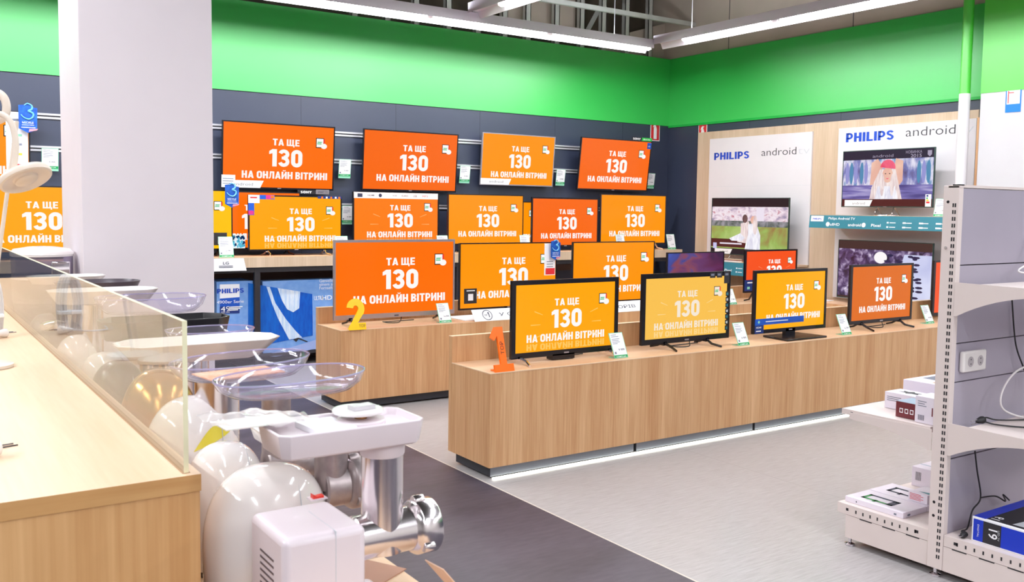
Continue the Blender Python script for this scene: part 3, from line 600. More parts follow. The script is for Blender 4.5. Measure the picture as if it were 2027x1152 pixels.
def purple_pic(m, A, B_, C_, D_):
    p = bpy.data.materials.new('purple_picture'); p.use_nodes = True; nt = p.node_tree; bb = nt.nodes['Principled BSDF']; bb.inputs['Base Color'].default_value = (.01, .01, .01, 1); bb.inputs['Roughness'].default_value = .2
    tc = nt.nodes.new('ShaderNodeTexCoord'); mp = nt.nodes.new('ShaderNodeMapping'); mp.inputs['Scale'].default_value = (2.2, 1, 3.5); n = nt.nodes.new('ShaderNodeTexNoise'); n.inputs['Scale'].default_value = 1.6; n.inputs['Distortion'].default_value = .8
    sp = nt.nodes.new('ShaderNodeSeparateXYZ'); ma = nt.nodes.new('ShaderNodeMath'); ma.operation = 'MULTIPLY_ADD'; ma.inputs[1].default_value = .75
    rp = nt.nodes.new('ShaderNodeValToRGB'); e = rp.color_ramp.elements
    e[0].position = .12; e[0].color = lin((60, 80, 170)); e[1].position = .85; e[1].color = lin((58, 16, 60))
    for ps, c in ((.3, (50, 60, 140)), (.42, (130, 60, 80)), (.55, (96, 40, 96)), (.7, (90, 24, 70))): q = e.new(ps); q.color = lin(c)
    L = nt.links.new; L(tc.outputs['Object'], mp.inputs[0]); L(mp.outputs[0], n.inputs['Vector']); L(tc.outputs['Object'], sp.inputs[0]); L(sp.outputs['X'], ma.inputs[0]); L(n.outputs['Fac'], ma.inputs[2]); L(ma.outputs[0], rp.inputs[0]); L(rp.outputs[0], bb.inputs['Emission Color']); bb.inputs['Emission Strength'].default_value = 2**-EXPO
    return [p]
d4 = television('television showing a dark purple and blue picture behind the pale yellow set', 5.939, 6.684, .655, 1.068, 6.25, None, (.010, .010, .02), stand=('plate', BLACK, .4, .2), basez=BZ, picture=purple_pic, group='televisions showing pictures')
d5 = television('small television with red orange slide and blue corner card behind the gold set', 6.832, 7.594, .6715, 1.085, 6.12, 'red_orange', (.022, .016, .03), stand=('legs', BLACK, .15), basez=BZ, rays=True, cx=.56)
sticker(d5, .0, .30, .70, .96, [BLUED, WTXT, GREENE], lambda b, X, Y, d: (b.quad(FXZ(X(.05), Y(.78), d), FXZ(X(.16), Y(.78), d), FXZ(X(.16), Y(.75), d), FXZ(X(.05), Y(.75), d), 1), b.quad(FXZ(X(.05), Y(.92), d), FXZ(X(.1), Y(.92), d), FXZ(X(.1), Y(.86), d), FXZ(X(.05), Y(.86), d), 2)))
# row on the front bench
a1 = television('black framed television with yellow slide and rays beside the orange number one', 2.886, 3.664, .605, 1.048, 4.27, 'yellow', (.028, .026, .032), stand=('legs', CHROME, .06), basez=BZ, rays=True, cx=.50)
m = MB(); m.box(-.10, .06, .0, .06, .004, .036); m.build('cable_box', BLACK, a1, bevel=.004)
a2 = television('television with pale yellow slide and a ladder of black stickers on its right edge', 3.857, 4.632, .614, 1.058, 4.27, 'pale_yellow', (.028, .03, .034), stand=('legs', BLACK, .20), basez=BZ, rays=True, cx=.50, W=6)
for k in range(7): sticker(a2, .945, .985, .30+.085*k, .37+.085*k, [BLACKM, TEAL, LTTXT], lambda b, X, Y, d, k=k: b.quad(FXZ(X(.955), Y(.355+.085*k), d), FXZ(X(.975), Y(.355+.085*k), d), FXZ(X(.975), Y(.32+.085*k), d), FXZ(X(.955), Y(.32+.085*k), d), 1+k % 2))
for f, g in ((.75, .0), (.83, .0), (.92, .0)): sticker(a2, f, f+.065, g+.01, g+(.09 if f < .9 else .18), [BLACKM, INK], lambda b, X, Y, d, f=f: b.quad(FXZ(X(f+.012), Y(.06), d), FXZ(X(f+.05), Y(.06), d), FXZ(X(f+.05), Y(.03), d), FXZ(X(f+.012), Y(.03), d), 1))
a3 = television('television with gold slide and blue banner on a glossy rectangular foot', 4.867, 5.636, .62, 1.054, 4.27, 'gold', (.022, .020, .026), stand=('plate', BLACK, .42, .24), basez=BZ, cx=.545)
sticker(a3, .02, .68, .765, .865, [BLUEM, WTXT, GREENE], lambda b, X, Y, d: (b.quad(FXZ(X(.16), Y(.822), d), FXZ(X(.46), Y(.822), d), FXZ(X(.46), Y(.808), d), FXZ(X(.16), Y(.808), d), 1), b.add([FXZ(X(.07)+.010*math.cos(.5236*i), Y(.815)+.010*math.sin(.5236*i), d) for i in range(12)], [tuple(range(12))], 2)), label='blue banner with white print')
sticker(a3, .02, .135, .865, .995, [BLUED, WTXT], lambda b, X, Y, d: (b.text('HDMI', FXZ, X(.07), Y(.90), .05, .012, 1, .02, d), b.quad(FXZ(X(.035), Y(.965), d), FXZ(X(.10), Y(.965), d), FXZ(X(.10), Y(.95), d), FXZ(X(.035), Y(.95), d), 1)))
a4 = television('television with burnt orange slide on thin black legs, rightmost in the front row', 5.909, 6.696, .623, 1.068, 4.27, 'burnt_orange', (.024, .016, .026), stand=('legs', BLACK, .15), basez=BZ)
television('television with orange slide almost hidden behind the white shelf upright', 7.075, 7.80, .62, 1.075, 4.33, 'red_orange', (.026, .016, .026), stand=('plate', BLACK, .3, .2), basez=BZ)

# televisions on the wall unit (facing the aisle)
def noise_pic(name, stops, scale, stretch=(1, 1, 1), dist=.6):
    if name in MATS: return MATS[name]
    p = bpy.data.materials.new(name); p.use_nodes = True; nt = p.node_tree; bb = nt.nodes['Principled BSDF']; bb.inputs['Base Color'].default_value = (.01, .01, .01, 1); bb.inputs['Roughness'].default_value = .22
    tc = nt.nodes.new('ShaderNodeTexCoord'); mp = nt.nodes.new('ShaderNodeMapping'); mp.inputs['Scale'].default_value = stretch; n = nt.nodes.new('ShaderNodeTexNoise'); n.inputs['Scale'].default_value = scale; n.inputs['Distortion'].default_value = dist; n.inputs['Detail'].default_value = 4
    rp = nt.nodes.new('ShaderNodeValToRGB'); e = rp.color_ramp.elements; e[0].position = stops[0][0]; e[0].color = lin(stops[0][1]); e[1].position = stops[-1][0]; e[1].color = lin(stops[-1][1])
    for ps, c in stops[1:-1]: q = e.new(ps); q.color = lin(c)
    L = nt.links.new; L(tc.outputs['Object'], mp.inputs[0]); L(mp.outputs[0], n.inputs['Vector']); L(n.outputs['Fac'], rp.inputs[0]); L(rp.outputs[0], bb.inputs['Emission Color']); bb.inputs['Emission Strength'].default_value = 2**-EXPO
    MATS[name] = p; return p
def blob(m, cx, cy, rx, ry, d, mi, n=18, a0=0, a1=360): m.add([FXZ(cx+rx*math.cos(math.radians(a0+(a1-a0)*i/n)), cy+ry*math.sin(math.radians(a0+(a1-a0)*i/n)), d) for i in range(n)], [tuple(range(n))], mi)
def poly(m, pts, d, mi): m.add([FXZ(u, v, d) for u, v in pts], [tuple(range(len(pts)))], mi)
HAIR = noise_pic('picture_fair_hair', ((.3, (196, 168, 170)), (.5, (232, 214, 214)), (.7, (250, 240, 236))), 9, (8, 1, 1))
SKIN = noise_pic('picture_skin', ((.35, (222, 166, 150)), (.65, (240, 196, 176))), 3)
SHIRT = noise_pic('picture_white_shirt', ((.3, (206, 204, 226)), (.6, (246, 246, 252))), 8, (5, 1, 1))
PINK = noise_pic('picture_pink_cap', ((.35, (226, 60, 100)), (.65, (246, 110, 140))), 6)
BROWN = noise_pic('picture_dark_hair', ((.3, (60, 44, 50)), (.7, (120, 92, 92))), 9, (6, 1, 1))
DARK = emit('picture_dark_band', (40, 30, 38)); DARKR = emit('picture_maroon_band', (84, 34, 34))
def pic_cap(m, A, B_, C_, D_):      # person in a pink cap, arms raised, in front of a blurred crowd
    W_, H_ = B_-A, D_-C_; X = lambda f: A+f*W_; Y = lambda g: D_-g*H_; q = lambda a, c, e, g, d, k: poly(m, [(X(a), Y(g)), (X(c), Y(g)), (X(c), Y(e)), (X(a), Y(e))], d, k)
    q(0, 1, .62, .87, -.0035, 8); q(0, 1, .16, .62, -.0035, 0); q(0, 1, 0, .16, -.0035, 1); q(0, 1, .87, 1, -.0035, 2)
    for k, f in enumerate((.05, .10, .15, .22, .27, .85, .90, .95)): blob(m, X(f), Y(.40), .022*W_, .2*H_, -.0031, 9 if k % 2 else 10)
    poly(m, [(X(.33), Y(.22)), (X(.40), Y(.15)), (X(.46), Y(.30)), (X(.40), Y(.60)), (X(.32), Y(.62))], -.0028, 4); poly(m, [(X(.60), Y(.15)), (X(.68), Y(.2)), (X(.68), Y(.55)), (X(.62), Y(.68)), (X(.58), Y(.35))], -.0028, 4)
    poly(m, [(X(.43), Y(.34)), (X(.60), Y(.34)), (X(.66), Y(.74)), (X(.68), Y(.87)), (X(.32), Y(.87)), (X(.34), Y(.66))], -.0025, 3)
    poly(m, [(X(.41), Y(.64)), (X(.60), Y(.64)), (X(.64), Y(.87)), (X(.38), Y(.87))], -.0022, 5)
    blob(m, X(.515), Y(.44), .058*W_, .14*H_, -.0019, 4); blob(m, X(.515), Y(.32), .085*W_, .15*H_, -.0016, 6, 14, -8, 188)
    for f in (.492, .538): blob(m, X(f), Y(.42), .009*W_, .010*H_, -.0015, 7, 8)
    poly(m, [(X(.495), Y(.50)), (X(.535), Y(.50)), (X(.515), Y(.52))], -.0015, 6)
    blob(m, X(.46), Y(.62), .022*W_, .2*H_, -.0016, 3); blob(m, X(.57), Y(.62), .022*W_, .2*H_, -.0016, 3)
    m.text('android', FXZ, X(.455), Y(.10), .23*W_, .055*H_, 11, -.004, -.0012); m.text('НОВИНКА', FXZ, X(.79), Y(.055), .17*W_, .05*H_, 11, 0, -.0012); m.text('2015', FXZ, X(.815), Y(.12), .115*W_, .06*H_, 11, .01, -.0012)
    m.add([FXZ(X(.955)+a*W_, Y(.09)+b_*H_, -.0012) for a, b_ in ((-.022, .05), (.022, .05), (.022, -.02), (0, -.055), (-.022, -.02))], [(0, 1, 2, 3, 4)], 11)
    return [noise_pic('picture_crowd', ((.3, (84, 70, 120)), (.42, (120, 124, 186)), (.52, (226, 222, 240)), (.6, (110, 150, 196)), (.72, (100, 80, 140))), 5, (1.6, 1, .8), 0), emit('picture_top_band', (46, 34, 58)), DARKR, HAIR, SKIN, SHIRT, PINK, BROWN, noise_pic('picture_road', ((.35, (66, 58, 128)), (.5, (116, 108, 178)), (.65, (190, 184, 222))), 4, (.5, 1, 6), 0), emit('picture_figure_teal', (84, 140, 180)), emit('picture_figure_lilac', (150, 150, 210)), emit('picture_grey_words', (170, 160, 184))]
def pic_field(m, A, B_, C_, D_):    # two people sitting in a meadow
    W_, H_ = B_-A, D_-C_; X = lambda f: A+f*W_; Y = lambda g: D_-g*H_; q = lambda a, c, e, g, d, k: poly(m, [(X(a), Y(g)), (X(c), Y(g)), (X(c), Y(e)), (X(a), Y(e))], d, k)
    q(0, 1, .15, .40, -.0035, 0); q(0, 1, .40, .50, -.0035, 7); q(0, 1, .50, .90, -.0035, 1); q(0, 1, 0, .15, -.0035, 2); q(0, 1, .90, 1, -.0035, 2)
    q(.0, .47, .73, .88, -.0030, 3); q(.12, .42, .80, .825, -.0026, 5)
    q(.60, .70, .16, .40, -.0032, 5)
    poly(m, [(X(.40), Y(.45)), (X(.50), Y(.40)), (X(.56), Y(.60)), (X(.52), Y(.80)), (X(.36), Y(.78)), (X(.40), Y(.6))], -.0028, 4); blob(m, X(.455), Y(.36), .035*W_, .075*H_, -.0024, 8)
    poly(m, [(X(.50), Y(.46)), (X(.60), Y(.42)), (X(.66), Y(.65)), (X(.66), Y(.90)), (X(.46), Y(.90)), (X(.50), Y(.65))], -.0024, 6); blob(m, X(.56), Y(.38), .032*W_, .07*H_, -.0020, 9); blob(m, X(.59), Y(.47), .03*W_, .17*H_, -.0018, 4)
    poly(m, [(X(.25), Y(.72)), (X(.40), Y(.62)), (X(.46), Y(.70)), (X(.42), Y(.76)), (X(.28), Y(.76))], -.0022, 6)
    return [noise_pic('picture_sky_crowd', ((.3, (150, 140, 170)), (.45, (226, 206, 220)), (.55, (240, 232, 240)), (.68, (190, 120, 140))), 9, (1, 1, 1.5)), noise_pic('picture_meadow', ((.3, (150, 120, 70)), (.5, (150, 180, 90)), (.7, (176, 200, 120))), 5), DARK, DARKR, HAIR, emit('picture_pale', (236, 226, 240)), SHIRT, noise_pic('picture_treeline', ((.35, (60, 84, 76)), (.65, (150, 150, 160))), 12), BROWN, SKIN]
def pic_tree(m, A, B_, C_, D_):     # sunlight through branches
    W_, H_ = B_-A, D_-C_; X = lambda f: A+f*W_; Y = lambda g: D_-g*H_; q = lambda a, c, e, g, d, k: poly(m, [(X(a), Y(g)), (X(c), Y(g)), (X(c), Y(e)), (X(a), Y(e))], d, k)
    q(0, 1, .14, .97, -.0035, 0); q(0, 1, 0, .14, -.0035, 1); q(0, 1, .97, 1, -.0035, 1); poly(m, [(X(.78), Y(.97)), (X(.66), Y(.55)), (X(.72), Y(.2)), (X(1), Y(.2)), (X(1), Y(.97))], -.0030, 2)
    rr = random.Random(3)
    for k in range(44):
        f = .50+.32*rr.random()-.08*abs(rr.random()); g = .2+.72*rr.random(); a = rr.random()*180; l = .05*W_
        blob(m, X(f+.1), Y(g), l*(.4+.6*rr.random()), .022*H_, -.0026, 3, 7)
    blob(m, X(.47), Y(.27), .07*W_, .10*H_, -.0028, 4)
    return [noise_pic('picture_foliage', ((.36, (34, 24, 52)), (.5, (84, 66, 110)), (.6, (150, 134, 170)), (.72, (230, 220, 240))), 14), emit('picture_brown_band', (70, 48, 46)), noise_pic('picture_pale_sky', ((.3, (186, 192, 232)), (.7, (222, 226, 250))), 3), emit('picture_branch', (52, 44, 78)), emit('picture_sun', (252, 248, 250))]
RZ = -math.pi/2
FRAMEG = mat('dark_green_metal', (60, 84, 80), .3, metal=.5)
def wall_tv(label, y0, y1, z0, z1, x, basez, pic, stand):
    # placed facing -x: local x runs toward -y
    t = television(label, -(y1), -(y0), z0, z1, x, None, (.006, .006, .008), stand=stand, basez=basez, picture=pic, group='televisions showing pictures', trim=FRAMEG)
    t.location = (x, (y0+y1)/2, basez); t.rotation_euler = (0, 0, RZ); return t
e1 = wall_tv('television showing two people in a meadow, on the low shelf of the wall unit', 6.40, 7.488, .975, 1.603, 7.78, .905, pic_field, ('wire', CHROME, .5))
droid_strip(e1, .06, .30, .90, .99); sticker(e1, .035, .085, .80, .90, [emit('sticker_lilac', (200, 196, 236))])
e2 = wall_tv('television showing a person in a pink cap, on the upper shelf of the wall unit', 4.806, 5.765, 1.511, 2.052, 7.78, 1.432, pic_cap, ('wire', CHROME, .18))
droid_strip(e2, .04, .36, .875, .985)
sticker(e2, .925, .985, .78, .985, [PAPER, GREEN, mat('yellow_print', (225, 190, 60), .5), REDM, BLUED], lambda b, X, Y, d: [b.quad(FXZ(X(.935), Y(g+.03), d), FXZ(X(w), Y(g+.03), d), FXZ(X(w), Y(g), d), FXZ(X(.935), Y(g), d), k) for g, w, k in ((.79, .955, 4), (.83, .95, 1), (.865, .96, 2), (.90, .97, 3))])
e3 = wall_tv('television showing sunlit branches, on the base cabinet of the wall unit', 4.781, 5.779, .625, 1.192, 7.78, BZ, pic_tree, ('plate', BLACK, .5, .2))

# ------------------------------------------------------------------ price tags, cards, numerals, signs
def price_tag(label, loc, price, tilt=24, rz=0., h=.158, w_=.105, rail=False):
    t = thing('price_tag', label, 'price tag', loc, rz, 'acrylic price tags')
    M = Matrix.Rotation(math.radians(-tilt), 4, 'X')
    T = lambda u, v, d: (M @ Vector((u, -d, v)))
    z0 = -.02 if rail else .004
    b = MB(); b.wbox(-w_/2, w_/2, 0, .003, z0, h, 0, M)
    if not rail: b.wbox(-w_/2, w_/2, 0, .06, .0008, .0035, 0)
    b.build('acrylic_holder', GREENE, t, smooth=0)
    c = MB(); c.quad(T(-w_/2+.004, h*.13, .0008), T(w_/2-.004, h*.13, .0008), T(w_/2-.004, h-.004, .0008), T(-w_/2+.004, h-.004, .0008), 0)
    for k, (g, e) in enumerate(((.90, .55), (.83, .75), (.74, .8), (.68, .7), (.62, .78), (.56, .5))): c.quad(*[T(-w_/2+.012+a*e*(w_-.03), h*(g+q), .0012) for a, q in ((0, 0), (1, 0), (1, .022), (0, .022))], 1)
    c.quad(*[T(-w_/2+.01+a, h*.17+q, .0012) for a, q in ((0, 0), (.014, 0), (.014, .014), (0, .014))], 1)
    c.text(price, T, .015, h*.33, .045, .014, 2, .008, .0014)
    c.build('printed_card', [PAPER, INK, INKD], t, smooth=0)
    s = MB(); s.quad(T(-w_/2+.002, .006 if not rail else 0, .001), T(w_/2-.002, .006 if not rail else 0, .001), T(w_/2-.002, h*.125, .001), T(-w_/2+.002, h*.125, .001), 0); s.text('COMFY.UA', T, 0, h*.066, w_*.7, h*.05, 1, .01, .0014); s.build('green_strip', [GREEN, WTXT], t, smooth=0)
    return t
for label, p, price in (('slanted price tag at the right foot of the yellow set on the front bench', onZ(1231, 709, BZ), '9 999'),
        ('glinting price tag between the pale yellow and gold sets on the front bench', onZ(1474, 684, BZ), '4 999'),
        ('price tag between the gold and burnt orange sets on the front bench', onZ(1678, 663, BZ), '6 299'),
        ('price tag right of the burnt orange set on the front bench', onZ(1843, 641, BZ), '4 599'),
        ('price tag at the right foot of the silver framed set', onZ(883, 639, BZ), '14 999'),
        ('price tag behind the pale yellow set, on the rear bench', onZ(1452, 603, BZ), '7 999')):
    price_tag(label, (p.x, p.y+.002, BZ), price)
for label, px, price in (('price tag beside the lemon yellow set at the pillar end of the wall shelving', (450, 511), '25 999'), ('price tag at the right end of the wall shelving', (1332, 494), '12 999'),
        ('price tag peeping over the left corner of the silver framed set', (680, 513), '9 999'), ('price tag peeping over the right corner of the silver framed set', (880, 507), '9 999'),
        ('price tag between the honey and burnt orange sets on the wall shelving', (1043, 503), '9 999'), ('price tag left of the last set on the wall shelving', (1232, 498), '9 999')):
    p = onY(*px, 8.02); price_tag(label, (p.x, 8.03, SZ), price, tilt=14, h=.185, w_=.125)
for label, px in (('price tag hanging from the rail right of the first wall set', (679, 349)), ('price tag hanging from the rail right of the second wall set', (916, 359)), ('price tag hanging from the rail right of the amber wall set', (1105, 364)), ('price tag hanging from the rail right of the tilted wall set', (1283, 370)), ('price tag hanging from the rail left of the white pillar', (98, 334)), ('price tag hanging from the low rail right of the yellow set', (685, 440))):
    p = onY(*px, WY-.03); price_tag(label, (p.x, WY-.062, p.z), '9 999', tilt=-8, h=.165, w_=.125, rail=True)
p = onX(1860, 421, 7.66); price_tag('price tag on the upper shelf of the wall unit', (p.x, p.y, 1.432), '15 999', tilt=12, rz=RZ, h=.16, w_=.12)

BADGE = wood('badge_blue', (18, 50, 140), (40, 110, 205), (3, 1, 3), rough=.3)
BADGEL = mat('badge_glow', (110, 190, 235), .3); BADGEP = mat('badge_pink', (226, 140, 150), .4)
def badge(label, px, y, hgt, rz=0.):
    """blue promotional card clipped to a set: a big ribbon three over lines of print"""
    c = onY(*px, y); s = hgt; t = thing('promo_card', label, 'promotional card', (c.x, y, c.z), rz, 'blue promotional cards')
    b = MB(); b.prism([(-.27*s, .40*s), (-.27*s, -.36*s), (0, -.5*s), (.27*s, -.38*s), (.29*s, .33*s), (.1*s, .36*s), (0, .5*s), (-.12*s, .42*s)], lambda u, v, d: Vector((u, d, v)), 0, .004); b.build('card', BADGE, t, smooth=0)
    b = MB(); pts = [(-.1*s, .40*s), (.0, .46*s), (.12*s, .40*s), (.12*s, .28*s), (.02*s, .22*s), (.15*s, .15*s), (.15*s, .03*s), (.03*s, -.05*s), (-.12*s, .0), (-.2*s, .10*s)]
    b.tube([(u, -.002, v) for u, v in smooth_path([(u, v, 0) for u, v in pts], 4) for _ in (0,)] if False else [(q.x, -.002, q.y) for q in smooth_path([(u, v, 0) for u, v in pts], 4)], [.016*s+.02*s*math.sin(math.pi*i/(len(pts)*4-4)) for i in range(len(pts)*4-3)], 6); b.build('ribbon_three', BADGEL, t, smooth=60)
    b = MB(); b.text('МІСЯЦІ', FXZ, 0, -.16*s, .34*s, .06*s, 0, .0, .001); b.text('БЕЗКОШТОВНО', FXZ, 0, -.24*s, .36*s, .03*s, 0, .0, .001); b.quad(FXZ(-.2*s, -.33*s, .001), FXZ(.22*s, -.33*s, .001), FXZ(.22*s, -.31*s, .001), FXZ(-.2*s, -.31*s, .001), 0)
    b.quad(FXZ(.02*s, -.46*s, .001), FXZ(.26*s, -.40*s, .001), FXZ(.30*s, -.35*s, .001), FXZ(.04*s, -.37*s, .001), 1); b.build('print', [WTXT, BADGEP], t, smooth=0)
    return t
badge('blue promotional card on the set left of the white pillar', (55, 233), 8.32, .24); badge('blue promotional card between the first wall set and the lemon yellow set', (459, 386), 8.14, .22); badge('blue promotional card on the right edge of the honey set on the rear bench', (1100, 494), 6.22, .175)
# free standing numerals
def numeral(name, label, loc, polys, words, fn_words, m, wd, ht, tilt):
    t = thing(name, label, 'number sign', loc, 0, None)
    M = Matrix.Rotation(math.radians(-tilt), 4, 'X'); T = lambda u, v, d: M @ Vector((u*wd, d, v*ht))
    b = MB()
    for pl in polys: b.prism(pl, T, 0, .012)
    b.build('numeral', m, t, smooth=0)
    k = MB(); k.text(words, lambda u, v, d: fn_words(M, u, v), 0, 0, None, .022, 0, .006); k.build('cut_lettering', mat('cut_'+name, tuple(int(c*.55) for c in ((255, 190, 0) if m is YEL else (240, 90, 0))), .5), t, smooth=0)
    b = MB(); b.box(-.3*wd, .3*wd, .01, .07, .001, .006); b.build('foot', m, t, smooth=0)
    return t
arc2 = lambda cx, cy, rx, ry, a0, a1, n: [(cx+rx*math.cos(math.radians(a0+(a1-a0)*i/n)), cy+ry*math.sin(math.radians(a0+(a1-a0)*i/n))) for i in range(n+1)]
outer = arc2(.0, .68, .43, .32, 172, -32, 14)+[(.06, .24)]; inner = arc2(.0, .68, .13, .10, 172, -32, 14)+[(-.24, .24)]
two = [[outer[i], outer[i+1], inner[i+1], inner[i]] for i in range(len(outer)-1)]
two = [[(-.40, .0), (.44, .0), (.44, .22), (.06, .22), (.06, .24), (-.24, .24), (-.39, .12)]]+two
p = onZ(708, 653, BZ); numeral('number_two', 'yellow acrylic number two standing on the rear bench', (p.x, p.y, BZ), [q[::-1] for q in two], 'ТОР', lambda M, u, v: M @ Vector((.075*.5+u*.85-.0, -.001, .028+v)), YEL, .155, .225, 12)
one = [[(-.38, 0), (.42, 0), (.42, .17), (-.38, .17)], [(-.11, .17), (.16, .17), (.16, 1.0), (-.11, 1.0)], [(-.40, .78), (-.24, .70), (-.11, .80), (-.11, 1.0), (-.17, 1.0)]]
p = onZ(999, 736, BZ); numeral('number_one', 'orange acrylic number one standing at the corner of the front bench', (p.x, p.y, BZ), one, 'ТОР', lambda M, u, v: M @ Vector((.004-v, -.001, .13+u*1.2)), ORG, .155, .245, 16)
# paper strip along the rear bench
t = thing('shelf_strip', 'white folded paper strip with black print along the rear bench edge', 'sign', (3.745, 6.045, BZ))
M = Matrix.Rotation(math.radians(-35), 4, 'X'); T = lambda u, v, d: M @ Vector((u, -d, v))
b = MB(); b.wbox(0, 1.80, 0, .002, .001, .105, 0, M); b.build('strip', PAPER, t, smooth=0)
b = MB(); b.text('У СВІТІ З ПРОДАЖУ ТЕЛЕВІЗОРІВ', T, .95, .052, 1.42, .03, 0, .0, .001); b.text('№', T, .118, .052, .026, .018, 0, .0, .001); b.text('1', T, .142, .054, .014, .046, 0, .03, .001)
n = 24; b.add([T(.13+.045*math.cos(6.283*i/n), .052+.045*math.sin(6.283*i/n), .001) for i in range(n)]+[T(.13+.039*math.cos(6.283*i/n), .052+.039*math.sin(6.283*i/n), .001) for i in range(n)], [(i, (i+1) % n, n+(i+1) % n, n+i) for i in range(n)], 0); b.build('print', INKD, t, smooth=0)
b = MB(); b.wbox(0, .95, 0, .30, .0005, .0055); tag(b.build('base_sheet', PAPER, None, smooth=0, loc=(3.70, 6.12, BZ)), 'white sheet lying under the honey set stand on the rear bench', 'sheet')
b = MB(); b.wbox(0, .98, 0, .30, .0005, .0055); tag(b.build('base_sheet', PAPER, None, smooth=0, loc=(4.82, 6.12, BZ)), 'white sheet lying under the set behind the gap of the front row', 'sheet')
# small plate on the shelving front
p = onY(424, 513, 7.985); t = thing('shelf_plate', 'small white plate with dark logo on the shelving edge beside the pillar', 'sign', (p.x-.12, 7.985, SZ-.115))
b = MB(); b.prism([(0, 0), (.40, .0), (.375, .11), (0, .11)], lambda u, v, d: Vector((u, d, v)), 0, .006); b.build('plate', PAPER, t, smooth=0)
b = MB(); b.text('LG', FXZ, .22, .07, .05, .025, 0, .01, .001); [b.quad(FXZ(.16, z, .001), FXZ(.28, z, .001), FXZ(.28, z+.005, .001), FXZ(.16, z+.005, .001)) for z in (.03, .042)]; b.build('print', INKD, t, smooth=0)
# fire extinguisher signs
def fire_sign(label, loc, rz, w_, h):
    t = thing('fire_sign', label, 'safety sign', loc, rz, 'red extinguisher signs')
    b = MB(); b.box(-w_/2, w_/2, -.003, 0, 0, h); b.build('border', PAPER, t, smooth=0)
    b = MB(); e = .06*w_; b.quad(FXZ(-w_/2+e, e, .0035), FXZ(w_/2-e, e, .0035), FXZ(w_/2-e, h-e, .0035), FXZ(-w_/2+e, h-e, .0035)); b.build('red_field', REDM, t, smooth=0)
    b = MB(); a = .17*w_; b.add([FXZ(*q, .0042) for q in ((-a, .10*h), (a, .10*h), (a, .62*h), (.6*a, .74*h), (.3*a, .78*h), (.5*a, .82*h), (1.1*a, .88*h), (-.2*a, .90*h), (-.9*a, .84*h), (-1.5*a, .70*h), (-1.15*a, .70*h), (-.6*a, .76*h), (-a, .64*h))], [tuple(range(13))]); b.build('pictogram', PAPER, t, smooth=0)
p = onY(1296, 279, WY); fire_sign('red fire extinguisher sign on the back wall beside the corner', (p.x, WY-.001, p.z-.0), 0, .15, .235)
fire_sign('red fire extinguisher sign on the right wall, partly behind the oak panel', (WX-.001, 7.915, 2.255), RZ, .14, .22)
p = onX(2005, 222, 7.9); t = thing('map_sign', 'blue framed picture sign on the white panel at far right', 'sign', (7.899, p.y, p.z), RZ)
b = MB(); b.box(-.065, .065, -.003, 0, 0, .205); b.build('blue_board', mat('sign_blue', (20, 120, 215), .35), t, smooth=0)
b = MB(); b.quad(FXZ(-.055, .068, .0035), FXZ(.055, .068, .0035), FXZ(.055, .192, .0035), FXZ(-.055, .192, .0035), 0); b.quad(FXZ(-.046, .075, .004), FXZ(-.038, .075, .004), FXZ(-.038, .18, .004), FXZ(-.046, .18, .004), 1); b.quad(FXZ(-.038, .160, .004), FXZ(.004, .158, .004), FXZ(.004, .166, .004), FXZ(-.038, .168, .004), 1); b.quad(FXZ(.0, .158, .004), FXZ(.04, .115, .004), FXZ(.046, .12, .004), FXZ(.006, .166, .004), 2); b.build('pictogram', [PAPER, REDM, LTTXT], t, smooth=0)

# ------------------------------------------------------------------ boxed televisions under the shelving
BOXB = wood('sky_blue_print', (96, 146, 214), (134, 172, 226), (1, 1, 1.2), rough=.4, scale=.2); BOXN = wood('deep_blue_print', (6, 70, 170), (12, 108, 206), (1.5, 1, .4), rough=.35, scale=.3)
STREAK = wood('ice_print', (150, 190, 232), (236, 240, 246), (6, 1, .3), rough=.4)
def carton(name, label, x0, x1, z0, z1, y, d, art, mats):
    t = thing(name, label, 'box', ((x0+x1)/2, y, z0), 0, 'boxed televisions under the shelving')
    b = MB(); b.wbox(-(x1-x0)/2, (x1-x0)/2, 0, d, 0, z1-z0); b.build('carton', BOXB, t, bevel=.004, smooth=0)
    m = MB(); art(m, lambda px, py, dd=.002: Vector((onY(px, py, y).x-(x0+x1)/2, -dd, onY(px, py, y).z-z0))); m.build('printed_art', mats, t, smooth=0); return t
def art_big(m, P):
    m.add([P(*q) for q in ((491, 560), (618, 582), (619, 664), (556, 676), (491, 690))], [(0, 1, 2, 3, 4)][::-1], 0)
    m.add([P(x, y, .003) for x, y in ((527, 567), (534, 568), (545, 600), (566, 632), (585, 655), (598, 668), (572, 672), (550, 630), (538, 600))], [tuple(range(9))], 1)
    m.add([P(x, y, .0035) for x, y in ((549, 570), (594, 577), (592, 610), (580, 618), (568, 612), (558, 595))], [tuple(range(6))], 1)
    m.add([P(x, y, .003) for x, y in ((580, 672), (590, 668), (610, 676), (606, 677), (591, 671), (586, 677))], [tuple(range(6))], 3)
    for k, s in enumerate(('Genießen Sie', 'einem schlanken', 'Fernseher')):
        q = P(632, 555.5+7.2*k, .003); m.text(s, lambda u, v, d: Vector((u, -d, v)), q.x, q.z, None, .030, 2, -.004, .003, 'L')
    q = P(641, 589, .003); m.text('HD', lambda u, v, d: Vector((u, -d, v)), q.x+.03, q.z, .10, .045, 2, .012, .003); m.text('ULTRA', lambda u, v, d: Vector((u, -d, v)), q.x-.05, q.z, .09, .04, 2, .01, .003)
    m.add([P(*q) for q in ((520, 704), (627, 672), (627, 690), (545, 706))], [(0, 1, 2, 3)], 4)
carton('television_carton', 'large blue television box with a screen picture, under the shelving', 2.765, 3.92, .127, .775, 8.06, .16, art_big, [BOXN, STREAK, WTXT, BLACKM, mat('lilac_print', (150, 170, 220), .4)])
